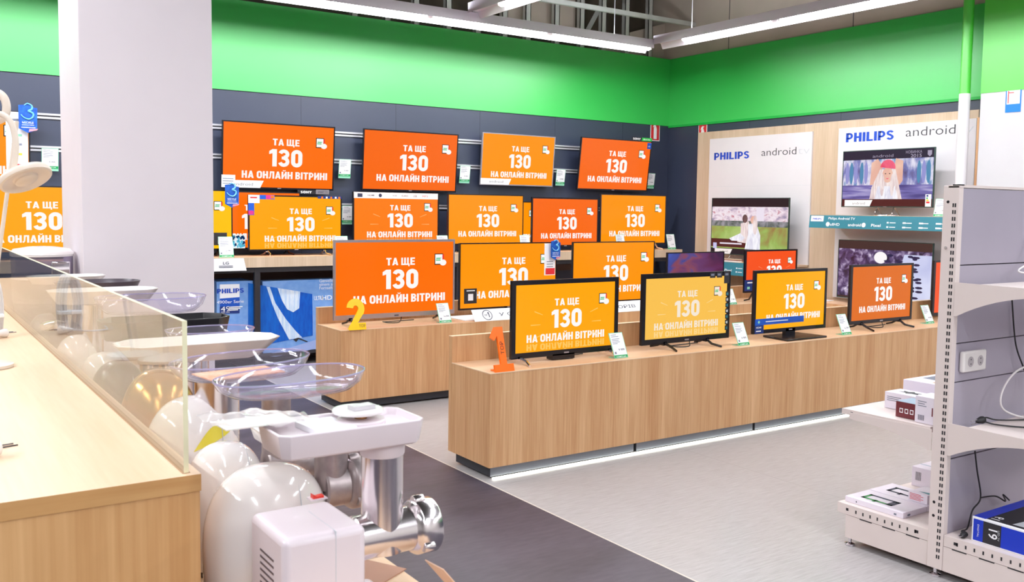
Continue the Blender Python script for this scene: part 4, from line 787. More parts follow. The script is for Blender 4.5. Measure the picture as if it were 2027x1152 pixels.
def art_small(m, P):
    m.add([P(*q) for q in ((435, 563), (474, 562), (474, 588), (435, 591))], [(3, 2, 1, 0)], 0); m.add([P(x, y) for x, y in ((435, 591), (474, 588), (474, 606), (435, 607))], [(3, 2, 1, 0)], 1); m.add([P(x, y) for x, y in ((435, 607), (474, 606), (474, 620), (435, 621))], [(3, 2, 1, 0)], 2)
    F = lambda u, v, d: Vector((u, -d, v))
    for s, px, py, wd, h, k, bo in (('PHILIPS', 456, 575.5, .235, .04, 4, .03), ('4900er Serie', 456, 597, .235, .028, 3, 0), ('49', 446, 611, .08, .045, 3, .0), ('123 cm', 446, 617.5, .07, .015, 3, 0)): q = P(px, py, .004); m.text(s, F, q.x, q.z, wd, h, k, bo, .004)
    for k in range(3): q = P(453, 608+3*k, .004); m.quad(*[Vector((q.x+a, -.004, q.z+b_)) for a, b_ in ((0, -.004), (.12-.02*k, -.004), (.12-.02*k, .004), (0, .004))], 3)
carton('television_carton', 'narrow blue television box with white label beside the white pillar, under the shelving', 2.36, 2.68, .127, .785, 8.06, .35, art_small, [PAPER, BLUEM, BLUED, WTXT, PHB])

b = MB(); b.wbox(-.15, .15, -.22, .22, 0, .004); tag(b.build('brochure', PAPER, None, smooth=0, loc=(7.66, 6.05, BZ+.0005), rot=(0, 0, .1)), 'white brochure lying on the base cabinet left of the sunlit branches picture', 'brochure')
for k, (c, n) in enumerate(((WOODL, 'topmost'), (MAR0, 'middle'), (PAPER, 'lowest'))):
    b = MB(); b.wbox(-.025, .025, -.11, .11, 0, .010); tag(b.build('brochure', c, None, smooth=0, loc=(7.668, 7.05, .9055+.0105*(2-k)), rot=(0, 0, .02*k)), n+' brochure of the small stack on the low shelf of the wall unit', 'brochure', 'brochures on the low shelf')

# ------------------------------------------------------------------ gondola shelving at the right edge
GX, GY = 3.455, 2.0575
t = thing('gondola', 'white steel double sided gondola shelf unit with grey back panels', 'shelving', (GX, GY, 0)); g_root = t
GL = 1.0
b = MB(); b.wbox(0, .03, -.0325, .0325, .032, 1.563); b.build('upright', GONDM, t, bevel=.002, smooth=0)
b = MB(); b.wbox(GL, GL+.03, -.0325, .0325, .032, 1.563); b.build('upright', GONDM, t, bevel=.002, smooth=0)
b = MB()
for k in range(54):
    z = .075+.0265*k
    for y in (-.0215, -.0125): b.box(-.0006, .0005, y, y+.0055, z, z+.015)
b.build('slot_row', BLACKM, t, smooth=0)
b = MB(); b.box(-.0004, .0305, -.034, -.005, 1.5632, 1.568); b.build('end_cap', BLACK, t, smooth=0)
for z in (1.50, 1.32, .30, .245):
    b = MB(); b.tube([(.002, .012, z), (-.003 if z == 1.32 else -.0006, .012, z)], .006, 10); b.build('bolt' if z == 1.32 else 'bolt_hole', CHROME if z == 1.32 else BLACK, t)
lv = [.13, .481, .788, .943, 1.2525, 1.555]
for a, c in zip(lv[:-1], lv[1:]):
    b = MB(); b.wbox(.0305, GL-.0005, -.0315, -.012, a+.002, c-.002); b.build('back_panel', GONDG, t, bevel=.0015, smooth=0)
b = MB(); b.box(.0305, GL-.0005, .012, .031, .13, 1.555); b.build('back_panel', GONDG, t, smooth=0)
b = MB(); b.box(.0305, GL-.0005, -.0115, .0115, .131, 1.554); b.build('gap_backing', BLACKM, t, smooth=0)  # black sheet added behind the panels to paint the shade in their gaps
b = MB(); b.box(.0, GL+.03, -.034, .012, 1.5555, 1.566); b.build('top_rail', GONDM, t, smooth=0)
def deck(sy, z, d0, d1, th, name, holes=True):
    y0, y1 = sorted((sy*d0, sy*d1)); b = MB(); b.box(.004, GL+.026, y0, y1, z-th, z); o = b.build(name, GONDM, t, bevel=.002, smooth=0)
    m = MB(); yy = sy*(d0+.05); m.box(.0032, .0041, yy-.008, yy+.008, z-th*.62, z-th*.36); yy = sy*(d1-.05); m.box(.0032, .0041, yy-.006, yy+.006, z-th*.62, z-th*.36); m.build('slot_hole', BLACKM, o, smooth=0)
    return o
def bracket(sy, z, d0, d1, hgt, x):
    b = MB(); pts = [(d0, z), (d1, z-.004), (d1, z-.03)]; n = 10
    for k in range(n+1):
        q = k/n; pts.append((d1-.02-(d1-.02-d0-.012)*q, z-.034-(hgt-.034)*(q**2.2)))
    pts.append((d0, z-hgt))
    b.prism([(sy*u, v) for u, v in pts], lambda u, v, d: Vector((d, u, v)), x, x+.003); b.build('bracket', GONDM, t, smooth=0)
deck(1, .597, .045, .461, .024, 'shelf'); bracket(1, .59, .036, .42, .085, .0)
deck(-1, 1.183, .11, .475, .024, 'shelf'); bracket(-1, 1.187, .03, .44, .133, .0)
deck(-1, .628, .11, .475, .024, 'shelf'); bracket(-1, .63, .03, .44, .13, .0)
for sy in (1, -1):
    deck(sy, .178, .034, .464, .045, 'base_deck')
    b = MB(); y0, y1 = sorted((sy*.034, sy*.42)); b.box(.003, .012, y0, y1, .032, .131); b.box(.012, GL+.02, *sorted((sy*.41, sy*.42)), .032, .131)
    for k in range(3): yy = sy*(.10+.11*k); b.box(.0022, .0035, yy-.03, yy+.03, .1285, .1325, 1)
    for k in range(9): yy = sy*(.09+.035*k); b.box(.0032, .0045, yy-.003, yy+.003, .148, .162, 1)
    b.build('base_plinth', [GONDM, BLACKM], t, smooth=0)
for y in (.40, 0, -.38):
    b = MB(); b.lathe([(.022, .001), (.022, .008), (.008, .014), (.008, .04)], Matrix.Translation((.012, y, 0)), 16); b.build('foot', CHROME, t)
# double socket, cables
p = onY(1928, 723, GY-.032); t = thing('wall_socket', 'white double power socket on the grey gondola panel', 'socket', (3.59, GY-.0325, .869))
b = MB(); b.wbox(-.083, .083, -.022, 0, -.042, .042); b.build('cover', WHITE, t, bevel=.008, bseg=3, smooth=40)
for x in (-.035, .035):
    b = MB(); Mx = Matrix.Translation((x, -.0222, 0)) @ Matrix.Rotation(math.pi/2, 4, 'X'); b.lathe([(.021, 0.0005), (.019, .001)], Mx, 20); o = b.build('socket_well', mat('socket_shade', (176, 168, 172), .5), t)
    k = MB(); [k.tube([(x, -.0234, z), (x, -.0226, z)], .003, 8) for z in (-.009, .009)]; k.build('pin_hole', BLACKM, o)
def cable(label, pts, m, r=.0032, name='power_cable'):
    b = MB(); b.tube(smooth_path(pts, 6), r, 8); return tag(b.build(name, m, None, smooth=60), label, 'cable')
def g2(px, py, y): q = onY(px, py, y); return (q.x, q.y, q.z)
def gz(px, py, z): q = onZ(px, py, z); return (q.x, q.y, q.z)
cable('white cable looping in front of the middle grey panel of the gondola', [g2(2060, 715, 1.99), g2(2012, 735, 1.97), g2(1984, 775, 1.96), g2(1986, 810, 1.95), (3.80, 1.90, .634), (3.86, 1.85, .633), (3.95, 1.9, .633)], CABLEW, .004)
cable('white cable standing above the upper right gondola shelf', [(3.99, 2.015, 1.40), g2(2040, 512, 1.98), g2(2016, 535, 1.97), (3.835, 1.95, 1.215), (3.86, 1.92, 1.1885), (3.93, 1.87, 1.1875), (4.05, 1.86, 1.1875)], CABLEW, .004)
cable('black cable hanging down the panel behind the middle right gondola shelf', [g2(2003, 590, 2.01), g2(2008, 660, 2.008), g2(2014, 695, 2.0), g2(2030, 740, 1.99), g2(2035, 780, 1.97), (3.80, 1.905, .64), (3.79, 1.88, .634), (3.9, 1.86, .633)], CABLEB)
pl = thing('power_plug', 'black plug with flex lying on the middle right gondola shelf', 'plug', gz(1944, 838, .629))
b = MB(); Mx = Matrix.Translation((0, 0, .014)) @ Matrix.Rotation(math.radians(80), 4, 'Y') @ Matrix.Rotation(.3, 4, 'X'); b.lathe([(.004, -.03), (.010, -.022), (.015, -.004), (.014, .006), (.012, .009)], Mx, 14); b.build('plug_body', CABLEB, pl, smooth=50)
b = MB(); [b.tube([Mx @ Vector((x, 0, -.055)), Mx @ Vector((x, 0, -.02))], .0022, 8) for x in (-.006, .006)]; b.build('pin', CHROME, pl)
q = pl.location; b = MB(); b.tube(smooth_path([(.01, 0, .016), (.03, .0, .02), (.08, -.02, .008), (.2, -.07, .005), (.35, -.12, .004)], 6), .003, 8); b.tube(smooth_path([(-.004, -.012, .01), (.0, -.05, .006), (.05, -.12, .004), (.14, -.20, .004), (.25, -.26, .004)], 6), .003, 8); b.build('flex', CABLEB, pl)
cable('black cable drooping under the lower right gondola shelf to a small plug', [g2(1930, 893, 2.0), g2(1934, 930, 2.005), g2(1941, 985, 2.005), g2(1925, 1010, 2.0), g2(1915, 1045, 1.985), (3.50, 1.975, .20), (3.50, 1.96, .182)], CABLEB)
cable('short black cable branching off behind the blue box on the gondola', [g2(1941, 985, 2.003), g2(1970, 982, 2.0), g2(1990, 992, 1.99), (3.76, 1.955, .31), (3.80, 1.95, .282)], CABLEB)
t = thing('power_plug', 'tiny black plug on the gondola base beside the blue box', 'plug', (3.492, 1.962, .1785)); b = MB(); b.lathe([(.006, -.018), (.012, -.006), (.012, .012), (.005, .02)], Matrix.Translation((0, 0, .012)) @ Matrix.Rotation(1.4, 4, 'Y'), 12); b.build('plug_body', CABLEB, t); b = MB(); [b.tube([(-.03, y, .012), (-.015, y, .012)], .002, 6) for y in (-.005, .005)]; b.build('pin', CHROME, t)
# boxes on the gondola
LIL = mat('pale_lilac_card', (232, 224, 236), .45, var=.01); MAR = mat('maroon_print', (112, 42, 50), .45, var=.05); GREYP = mat('grey_blue_print', (150, 170, 190), .45); ROYAL = mat('royal_blue_print', (6, 50, 190), .35, var=.02)
def gbox(label, x0, x1, y0, y1, z0, z1, mats, art=None, body=0, group='boxed accessories on the gondola', rz=0):
    cx, cy = (x0+x1)/2, (y0+y1)/2; t = thing('carton_box', label, 'box', (cx, cy, z0), rz, group)
    b = MB(); b.wbox(x0-cx, x1-cx, y0-cy, y1-cy, 0, z1-z0); b.build('carton', mats[body], t, bevel=.0015, smooth=0)
    if art:
        m = MB(); S = lambda u, v, d=.0006: Vector((x0-cx-d, y1-cy-u, v)); Tp = lambda u, v, d=.0006: Vector((x0-cx+v, y1-cy-u, z1-z0+d)); Fr = lambda u, v, d=.0006: Vector((x0-cx+u, y0-cy-d, v))
        art(m, S, Tp, Fr, y1-y0, z1-z0, x1-x0); m.build('print', mats, t, smooth=0)
    return t
def qd(m, F, a, c, e, g, k, d=.0006): m.quad(F(a, e, d), F(c, e, d), F(c, g, d), F(a, g, d), k)
def bars(m, F, a, e, k, w_=.028, h=.022, n=9):
    qd(m, F, a-.003, a+w_+.003, e-.003, e+h+.003, 0, .0007)
    for i in range(n): qd(m, F, a+w_*i/n, a+w_*(i+.35+.25*(i % 2))/n, e, e+h, k, .001)
gbox('white box with dark bracket picture on the gondola shelf facing the benches', 3.635, 3.75, 2.24, 2.43, .598, .670, [LIL, BLACKM, INK], lambda m, S, T, F, ly, lz, lx: (m.add([T(*q) for q in ((.03, .05), (.07, .045), (.08, .03), (.1, .045), (.14, .04), (.12, .06), (.14, .08), (.10, .072), (.085, .09), (.07, .072), (.04, .08), (.055, .06))], [tuple(range(12))], 1), [qd(m, S, .012, .06+.01*(k % 3), .035+.008*k, .038+.008*k, 2) for k in range(3)]))
gbox('maroon fronted box with white icons on the gondola shelf', 3.514, 3.63, 2.20, 2.295, .598, .664, [MAR, PAPER, GREYP], lambda m, S, T, F, ly, lz, lx: (qd(m, T, 0, ly, 0, lx, 2), [qd(m, S, .018+.024*k, .034+.024*k, .02, .04, 1) for k in range(3)], [qd(m, S, .021+.024*k, .031+.024*k, .024, .036, 0, .0009) for k in range(3)]))
gbox('upright white box with barcode nearest the upright on the gondola shelf', 3.49, 3.60, 2.11, 2.192, .598, .708, [LIL, INKD, MAR, INK], lambda m, S, T, F, ly, lz, lx: (bars(m, S, .014, .012, 1, .03), qd(m, S, .074, .079, .035, .07, 2), [qd(m, S, .012, .05-.008*(k % 2), .07+.009*k, .073+.009*k, 3) for k in range(3)]))
gbox('wide white box with printed lid at the back of the gondola shelf', 3.80, 4.10, 2.13, 2.45, .598, .705, [LIL, INK, BLUEM, WOODF], lambda m, S, T, F, ly, lz, lx: (qd(m, T, .03, .12, .10, .2, 1), qd(m, T, .12, .22, .03, .09, 3), qd(m, T, .2, .3, .12, .14, 2)))
GFR = mat('green_frame_print', (30, 140, 70), .45)
def frame_art(m, T, u0, u1, v0, v1, k1, k2):
    w_ = .016
    for a, c, e, g, k in ((u0, u1, v0, v0+w_, k1), (u0, u1, v1-w_, v1, k2), (u0, u0+w_, v0, v1, k1), (u1-w_, u1, v0, v1, k2), (u0+.06, u0+.075, v0-.012, v0+.02, k1), (u1-.03, u1-.018, v0, v1, k2)): qd(m, T, a, c, e, g, k)
gbox('flat white box with green frame picture on the gondola base', 3.492, 3.66, 2.225, 2.508, .1785, .203, [LIL, GFR, INKD, INK], lambda m, S, T, F, ly, lz, lx: (frame_art(m, T, .05, .20, .04, .115, 1, 2), qd(m, S, .24, .252, .006, .014, 3), qd(m, S, .055, .06, .008, .014, 2), qd(m, F, .03, .05, .006, .014, 3)))
gbox('flat white box with dark frame picture behind the green framed one', 3.665, 3.84, 2.225, 2.508, .1785, .204, [LIL, INKD, GREYP], lambda m, S, T, F, ly, lz, lx: (frame_art(m, T, .05, .20, .05, .13, 1, 1), qd(m, T, .19, .28, .02, .06, 2)))
gbox('small white box with red print lying on the flat boxes', 3.675, 3.80, 2.232, 2.322, .2045, .244, [LIL, REDM, GREYP, TEAL], lambda m, S, T, F, ly, lz, lx: ([qd(m, S, .008, .06+.012*(k % 2), .008+.006*k, .0102+.006*k, 1) for k in range(5)], m.add([T(*q) for q in ((.03, .03), (.085, .02), (.085, .05))], [(0, 1, 2)], 3)))
gbox('white box with black barcode label at the back of the gondola base', 3.97, 4.16, 2.33, 2.495, .1785, .270, [LIL, BLACKM, GREYP], lambda m, S, T, F, ly, lz, lx: (bars(m, S, .02, .03, 1, .03, .04), qd(m, T, .0, ly, .06, .07, 2)))
def art_tv(m, S, T, F, ly, lz, lx):
    qd(m, S, .006, ly-.006, .005, lz-.008, 1); qd(m, S, .045, .115, .005, lz-.008, 2, .0008); m.text('19', lambda u, v, d: S(.085+v*1.0, .048-u*1.0, .0012), 0, 0, .036, .036, 0, .012, 0); m.text('LED TV', lambda u, v, d: S(.106+v, .048-u, .0012), 0, 0, .04, .008, 3, .0, 0); m.text('19', lambda u, v, d: T(.075+v*1.0, .05+u*1.0, .0012), 0, 0, .045, .036, 0, .012, 0)
    qd(m, T, .05, ly-.004, .012, lx-.004, 2); qd(m, T, .002, .05, .004, lx-.004, 1); m.add([T(*q, .001) for q in ((.14, .03), (.32, .04), (.32, .36), (.25, .3), (.15, .12))], [(0, 1, 2, 3, 4)], 3)
    m.text('DIGITAL', lambda u, v, d: S(.026+v, .045-u, .0012), 0, 0, .05, .007, 0, .0, 0)
gbox('blue and white box marked 19 lying on the gondola base at the right edge', 3.495, 3.90, 1.60, 1.932, .1785, .276, [PAPER, ROYAL, BLACKM, LTTXT], art_tv, group=None)

# ------------------------------------------------------------------ foreground counter with glass screen
CZ, CX, CY = .95, .474, 1.727
t = thing('counter', 'light oak counter in the left foreground with thick edging', 'counter', (CX, CY, 0))
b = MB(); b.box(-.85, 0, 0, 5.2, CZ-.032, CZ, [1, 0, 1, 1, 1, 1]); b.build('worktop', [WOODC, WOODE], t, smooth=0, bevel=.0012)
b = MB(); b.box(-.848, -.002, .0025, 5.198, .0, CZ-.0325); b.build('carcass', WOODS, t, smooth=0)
GLASS = clear('screen_glass', (252, 253, 250), (236, 240, 220), rmax=1.0); GEDGE = mat('glass_edge', (236, 232, 196), .25, var=.02)
gt = thing('glass_screen', 'clear upright glass screen along the edge of the oak counter', 'glass screen', (.4515, CY+.018, CZ))
b = MB(); b.quad((-.0045, 0, .001), (-.0045, 4.2, .001), (-.0045, 4.2, .285), (-.0045, 0, .285)); b.quad((.0045, 0, .001), (.0045, 4.2, .001), (.0045, 4.2, .285), (.0045, 0, .285)); b.build('pane', GLASS, gt, smooth=0)
b = MB(); b.box(-.0045, .0045, -.0006, .0, .001, .2855); b.box(-.0045, .0045, 0, 4.2, .285, .2856); b.build('polished_edge', GEDGE, gt, smooth=0)
b = MB(); b.box(-.007, .007, .0, 4.2, .0002, .0012); b.build('base_joint', mat('joint_brown', (170, 130, 90), .5), gt, smooth=0)  # thin brown line along the foot of the glass
# lower display ledge on the aisle side
LZ = .66
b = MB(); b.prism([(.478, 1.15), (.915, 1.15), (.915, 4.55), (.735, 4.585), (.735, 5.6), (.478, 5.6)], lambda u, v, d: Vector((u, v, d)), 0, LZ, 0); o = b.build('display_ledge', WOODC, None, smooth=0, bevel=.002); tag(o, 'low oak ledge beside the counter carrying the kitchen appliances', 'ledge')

# ------------------------------------------------------------------ meat grinders and other appliances on the ledge
CREAM = mat('glossy_white_casing', (240, 232, 228), .12, coat=.6, var=.01); CREAMM = mat('white_casing', (226, 214, 220), .3, var=.01)
CLEARP = clear('clear_plastic', (250, 249, 253), (224, 220, 240), edgew=.08, rough=.04, rmax=.95); CLEARR = clear('clear_plastic_rim', (232, 228, 246), (226, 220, 246), edgew=.35, rough=.05, rmax=1.0)
DGREY = mat('dark_grey_plastic', (88, 78, 86), .3, var=.03)
AMBER = mat('bronze_casing', (206, 150, 84), .2, metal=.7, var=.05)
def dome(prof_pow, a, b_, H, z0=.0, seg=36, n=12, side=.42):
    """rounded casing: near-vertical sides up to side*H, then a superelliptic crown"""
    pr = [(.96, z0), (1.0, z0+.02*H), (1.0, z0+side*H)]
    for k in range(1, n+1):
        q = math.pi/2*k/n; pr.append((max(.001, math.cos(q)**prof_pow), z0+side*H+(1-side)*H*math.sin(q)**.9))
    return pr
def tray_rect(b, x0, x1, y0, y1, z, h, taper, th=.004, cham=.02, mi=0, fl=None):
    """open tray with chamfered corners: outer wall, rim, inner wall, floor"""
    def ring(e, zz, c): X0, X1, Y0, Y1 = x0+e, x1-e, y0+e, y1-e; return [(X0+c, Y0, zz), (X1-c, Y0, zz), (X1, Y0+c, zz), (X1, Y1-c, zz), (X1-c, Y1, zz), (X0+c, Y1, zz), (X0, Y1-c, zz), (X0, Y0+c, zz)]
    R = [ring(taper+.004, z, cham*.8), ring(taper, z+.003, cham*.8), ring(0, z+h-.002, cham), ring(.0012, z+h, cham), ring(th, z+h, cham), ring(th+taper*(.8 if fl is None else .3), z+(th+.004 if fl is None else fl), cham*.8)]
    vs = [q for r in R for q in r]; fs = [tuple(range(8))[::-1]]
    for i in range(len(R)-1): fs += [(i*8+k, i*8+(k+1) % 8, (i+1)*8+(k+1) % 8, (i+1)*8+k) for k in range(8)]
    fs.append(tuple(range(40, 48))); b.add(vs, fs, mi)
def tray_oval(b, cx, cy, z, a, c, h, mi=0, lift=.0, pw=2.0):
    seg = 48; prof = [(.02, 0), (.62, .0), (.80, .10), (.93, .45), (1.0, 1.0), (.975, 1.0), (.90, .48), (.77, .16), (.60, .08), (.02, .08)]
    vs = []; fs = []
    for (r, q) in prof:
        for k in range(seg):
            an = 2*math.pi*k/seg; ux, uy = math.cos(an), math.sin(an); ux = math.copysign(abs(ux)**(2/pw), ux); uy = math.copysign(abs(uy)**(2/pw), uy)
            vs.append((cx+r*a*ux, cy+r*c*uy, z+q*h*(1+lift*ux*r)))
    for i in range(len(prof)-1): fs += [(i*seg+k, i*seg+(k+1) % seg, (i+1)*seg+(k+1) % seg, (i+1)*seg+k) for k in range(seg)]
    b.add(vs, fs, mi)
    return [(cx+.99*a*math.copysign(abs(math.cos(2*math.pi*k/seg))**(2/pw), math.cos(2*math.pi*k/seg)), cy+.99*c*math.copysign(abs(math.sin(2*math.pi*k/seg))**(2/pw), math.sin(2*math.pi*k/seg)), z+h*(1+lift*math.cos(2*math.pi*k/seg))) for k in range(seg+1)]
def grinder(label, N, body, neck, barrel, tray, neckm=STEEL, barrelm=STEEL, feet=True, group='electric meat grinders on the oak ledge', accent=None):
    """N neck axis; body = callable(thing) ; neck (r, z0, z1); barrel (r, zc, x_from, x_to); tray callable"""
    t = thing('meat_grinder', label, 'meat grinder', (N[0], N[1], LZ), 0, group)
    body(t)
    r, z0, z1 = neck
    b = MB(); b.lathe([(r*.98, z0-LZ), (r, z0-LZ+.01), (r, z1-LZ-.004), (r*1.03, z1-LZ)], None, 32); b.build('filling_neck', neckm, t, smooth=40)
    if barrel:
        rb, zc, xa, xb = barrel; zc -= LZ; xa -= N[0]; xb -= N[0]
        MX = Matrix.Translation((0, 0, zc)) @ Matrix.Rotation(math.pi/2, 4, 'Y')
        b = MB(); b.lathe([(rb*.9, xa), (rb, xa+.004), (rb, xb)], MX, 32); b.build('screw_barrel', barrelm, t, smooth=40)
        b = MB(); b.lathe([(rb*1.02, xb-.008), (rb*1.16, xb-.003), (rb*1.25, xb+.003), (rb*1.27, xb+.006), (rb*1.27, xb+.040), (rb*1.22, xb+.043), (rb*.95, xb+.042), (rb*.9, xb+.034)], MX, 36); nut = b.build('ring_nut', barrelm, t, smooth=40)
        for k in range(3):
            q = 2*math.pi*k/3+math.pi; m = MB(); m.lathe([(.010, xb+.002), (.011, xb+.005), (.011, xb+.02), (.010, xb+.024)], MX @ Matrix.Translation((rb*1.22*math.cos(q), rb*1.22*math.sin(q), 0)), 16)
            m.build('grip_lobe', barrelm, nut, smooth=50)
    tray(t)
    return t
# nearest: square white casing
bx0, bx1 = onY(512, 1060, 1.497).x, onY(727, 1047, 1.497).x
bx0 = .548; by0, by1 = 1.497, 1.675; bz = .878
NA = (.765, 1.562)
def bodyA(t):
    b = MB(); b.wbox(bx0-NA[0], bx1-NA[0], by0-NA[1], by1-NA[1], .012, bz-LZ); b.build('casing', CREAMM, t, bevel=.014, bseg=4, smooth=40)
    b = MB(); b.box(bx0-NA[0]+.095, bx0-NA[0]+.0962, by0-NA[1]-.0004, by1-NA[1]-.05, .02, bz-LZ+.0003); b.build('seam', LTTXT, t, smooth=0)
    b = MB()
    for k in range(9): b.box(bx0-NA[0]+.016, bx0-NA[0]+.05, by0-NA[1]-.0006, by0-NA[1]+.004, .09-.011*k, .0945-.011*k)
    b.build('front_vent', DGREY, t, smooth=0); b = MB()
    for k in range(10): b.box(bx0-NA[0]-.0006, bx0-NA[0]+.004, by0-NA[1]+.05, by0-NA[1]+.12, .165-.012*k, .169-.012*k)
    b.build('side_vent', DGREY, t, smooth=0)
    q = onZ(628, 987, bz); sx, sy = q.x-NA[0], q.y-NA[1]
    b = MB(); b.box(sx-.017, sx+.017, sy-.012, sy+.012, bz-LZ, bz-LZ+.0025); sp = b.build('switch_plate', CREAMM, t, bevel=.001, smooth=0)
    b = MB(); b.prism([(-.011, 0), (.011, 0), (.011, .0045), (-.003, .0035), (-.011, .009)], lambda u, v, d: Vector((sx+u, sy+d, bz-LZ+.0025+v)), -.007, .007); b.build('rocker_switch', mat('red_switch', (226, 48, 26), .3), sp, smooth=0)
    b = MB(); b.wbox(bx1-NA[0]+.001, bx1-NA[0]+.085, by0-NA[1]+.01, by1-NA[1]-.01, .004, .048); b.build('base_shelf', CREAMM, t, bevel=.012, bseg=4, smooth=40)
    for sx in (.03, .17):
        for sy in (.02, .15): b = MB(); b.lathe([(.011, .0005), (.012, .012)], Matrix.Translation((bx0-NA[0]+sx, by0-NA[1]+sy, 0)), 12); b.build('foot', BLACKM, t)
def trayA(t):
    b = MB(); x0, x1 = .545-NA[0], .826-NA[0]; y0, y1 = 1.497-NA[1], 1.632-NA[1]; tray_rect(b, x0, x1, y0, y1, 1.012-LZ, .046, .007, .005, .016, fl=.032); b.build('tray', CREAMM, t, smooth=50, bevel=.005)
    b = MB(); b.lathe([(.040, .985-LZ), (.042, .988-LZ), (.043, 1.012-LZ)], None, 28); b.build('tray_collar', CREAMM, t)
gA = grinder('nearest meat grinder with square white casing, red switch and white tray', NA, bodyA, (.0395, .80, .99), (.042, .832, bx1, .828), trayA)
# second: big white dome
NB = (.763, 1.80)
def dome_body(a, c, H, cx, N, m=CREAM, accent=None, cy=None, seamx=.35):
    def f(t):
        ox = cx-N[0]; oy = (cy-N[1]) if cy else 0
        M_ = Matrix.Translation((ox, oy, .012)); b = MB(); b.lathe(dome(.78, 1, 1, H), M_, 40, 0, a, c); b.build('casing', m, t, smooth=60)
        s = MB(); pts = []
        for k in range(25):
            q = math.pi*k/24; yy = -math.cos(q); rr = math.sqrt(max(0, 1-(seamx)**2))
            pts.append((ox+seamx*a, oy+yy*rr*c*1.002, .012+H*(.42+.58*(math.sin(q)**.75)*.955)))
        s.tube(pts, .0009, 4); s.build('seam', LTTXT, t)
        for sx in (-.6, .6):
            for sy in (-.55, .55): k = MB(); k.lathe([(.012, .0005), (.013, .013)], Matrix.Translation((ox+sx*a, oy+sy*c, 0)), 12); k.build('foot', BLACKM, t)
        if accent:
            k = MB(); n = 10; vs = []
            for i in range(n+1):
                q = math.radians(-28+56*i/n-8)
                for e in (0, 1):
                    w_ = .075*math.sin(math.pi*i/n)*e; qq = math.radians(20+12*i/n+w_*180); an = math.radians(-100+60*i/n)
                    rr = math.cos(qq)**.78; vs.append((ox+1.01*a*rr*math.cos(an), oy+1.01*c*rr*math.sin(an), .012+H*(.42+.58*math.sin(qq)**.9)+.001))
            k.add(vs, [(2*i, 2*i+2, 2*i+3, 2*i+1) for i in range(n)]); k.build('accent', accent, t)
    return f
def tray_r(x0, x1, y0, y1, z, h, taper, m, N, cham=.03):
    def f(t):
        b = MB(); tray_rect(b, x0-N[0], x1-N[0], y0-N[1], y1-N[1], z-LZ, h, taper, .0035, cham); b.build('tray', m, t, smooth=62, bevel=.004)
    return f
def tray_o(cx, cy, z, a, c, h, N, m=None, lift=.12, pw=2.3, rim=True):
    def f(t):
        b = MB(); rp = tray_oval(b, cx-N[0], cy-N[1], z-LZ, a, c, h, 0, lift, pw); o = b.build('tray', m or CLEARP, t, smooth=60)
        if rim: k = MB(); k.tube(rp, .0022, 6, cap=False); k.build('tray_rim', CLEARR, o, smooth=60)
    return f
gB = grinder('meat grinder with big white domed casing and grey metal neck behind the square one', NB, dome_body(.128, .085, .258, .625, NB), (.0345, .86, .995), (.043, .862, .74, .80), tray_r(.60, .815, 1.735, 1.86, .975, .03, .008, WHITE, NB), neckm=CAST, barrelm=CAST)
NC = (.716, 2.0)
gC = grinder('meat grinder with white dome and the front clear oval tray', NC, dome_body(.092, .08, .262, .60, NC, seamx=.4), (.032, .86, 1.03), (.036, .87, .69, .75), tray_o(.745, 1.985, 1.03, .172, .105, .042, NC), neckm=CAST, barrelm=CAST)
ND = (.655, 2.24)
gD = grinder('meat grinder with yellow flash on its casing and the rear clear oval tray', ND, dome_body(.116, .09, .322, .594, ND, accent=mat('lemon_flash', (232, 214, 70), .3), seamx=.45), (.052, .80, 1.03), None, tray_o(.712, 2.235, 1.03, .168, .115, .045, ND))
NE = (.66, 2.52)
gE = grinder('meat grinder with bronze casing under a long white tray', NE, dome_body(.105, .10, .345, .585, NE, m=AMBER), (.036, .85, 1.04), None, tray_r(.475, .90, 2.43, 2.60, 1.035, .055, .045, WHITE, NE, .05))
NF = (.76, 2.80)
gF = grinder('meat grinder with black casing and small clear oval tray behind the long white tray', NF, dome_body(.08, .085, .30, .64, NF, m=BLACK), (.034, .85, 1.05), None, tray_o(.80, 2.80, 1.045, .13, .09, .032, NF, lift=.0))
NG = (.74, 3.12)
gG = grinder('meat grinder carrying a deep black tray filled with leaflets', NG, dome_body(.09, .09, .28, .60, NG, m=DGREY), (.036, .85, 1.03), None, tray_r(.545, .945, 3.03, 3.21, 1.02, .062, .012, BLACK, NG, .05))
NH = (.76, 3.46)
gH = grinder('appliance with wide clear oval bowl on a chrome neck', NH, dome_body(.09, .09, .26, .62, NH), (.05, .85, 1.06), None, tray_o(.78, 3.46, 1.06, .19, .12, .06, NH, lift=.0))
NI = (.62, 3.66)
gI = grinder('white meat grinder with wide white tray and white feet seen through the glass', NI, dome_body(.085, .08, .30, .535+.03, NI), (.036, .80, 1.08), None, tray_r(.47, .845, 3.58, 3.75, 1.085, .05, .03, WHITE, NI, .05))
NJ = (.70, 4.12)
gJ = grinder('appliance with dark grey oval tray behind the wide white tray', NJ, dome_body(.08, .08, .30, .60, NJ, m=DGREY), (.034, .80, 1.08), None, tray_o(.72, 4.12, 1.085, .165, .11, .045, NJ, m=DGREY, lift=.0, rim=False))
NK = (.62, 4.42)
gK = grinder('far meat grinder with flat white tray in front of the white steamer', NK, dome_body(.08, .08, .30, .56, NK, m=DGREY), (.034, .80, 1.09), None, tray_r(.49, .80, 4.34, 4.50, 1.10, .035, .02, WHITE, NK, .05), neckm=BLACK)
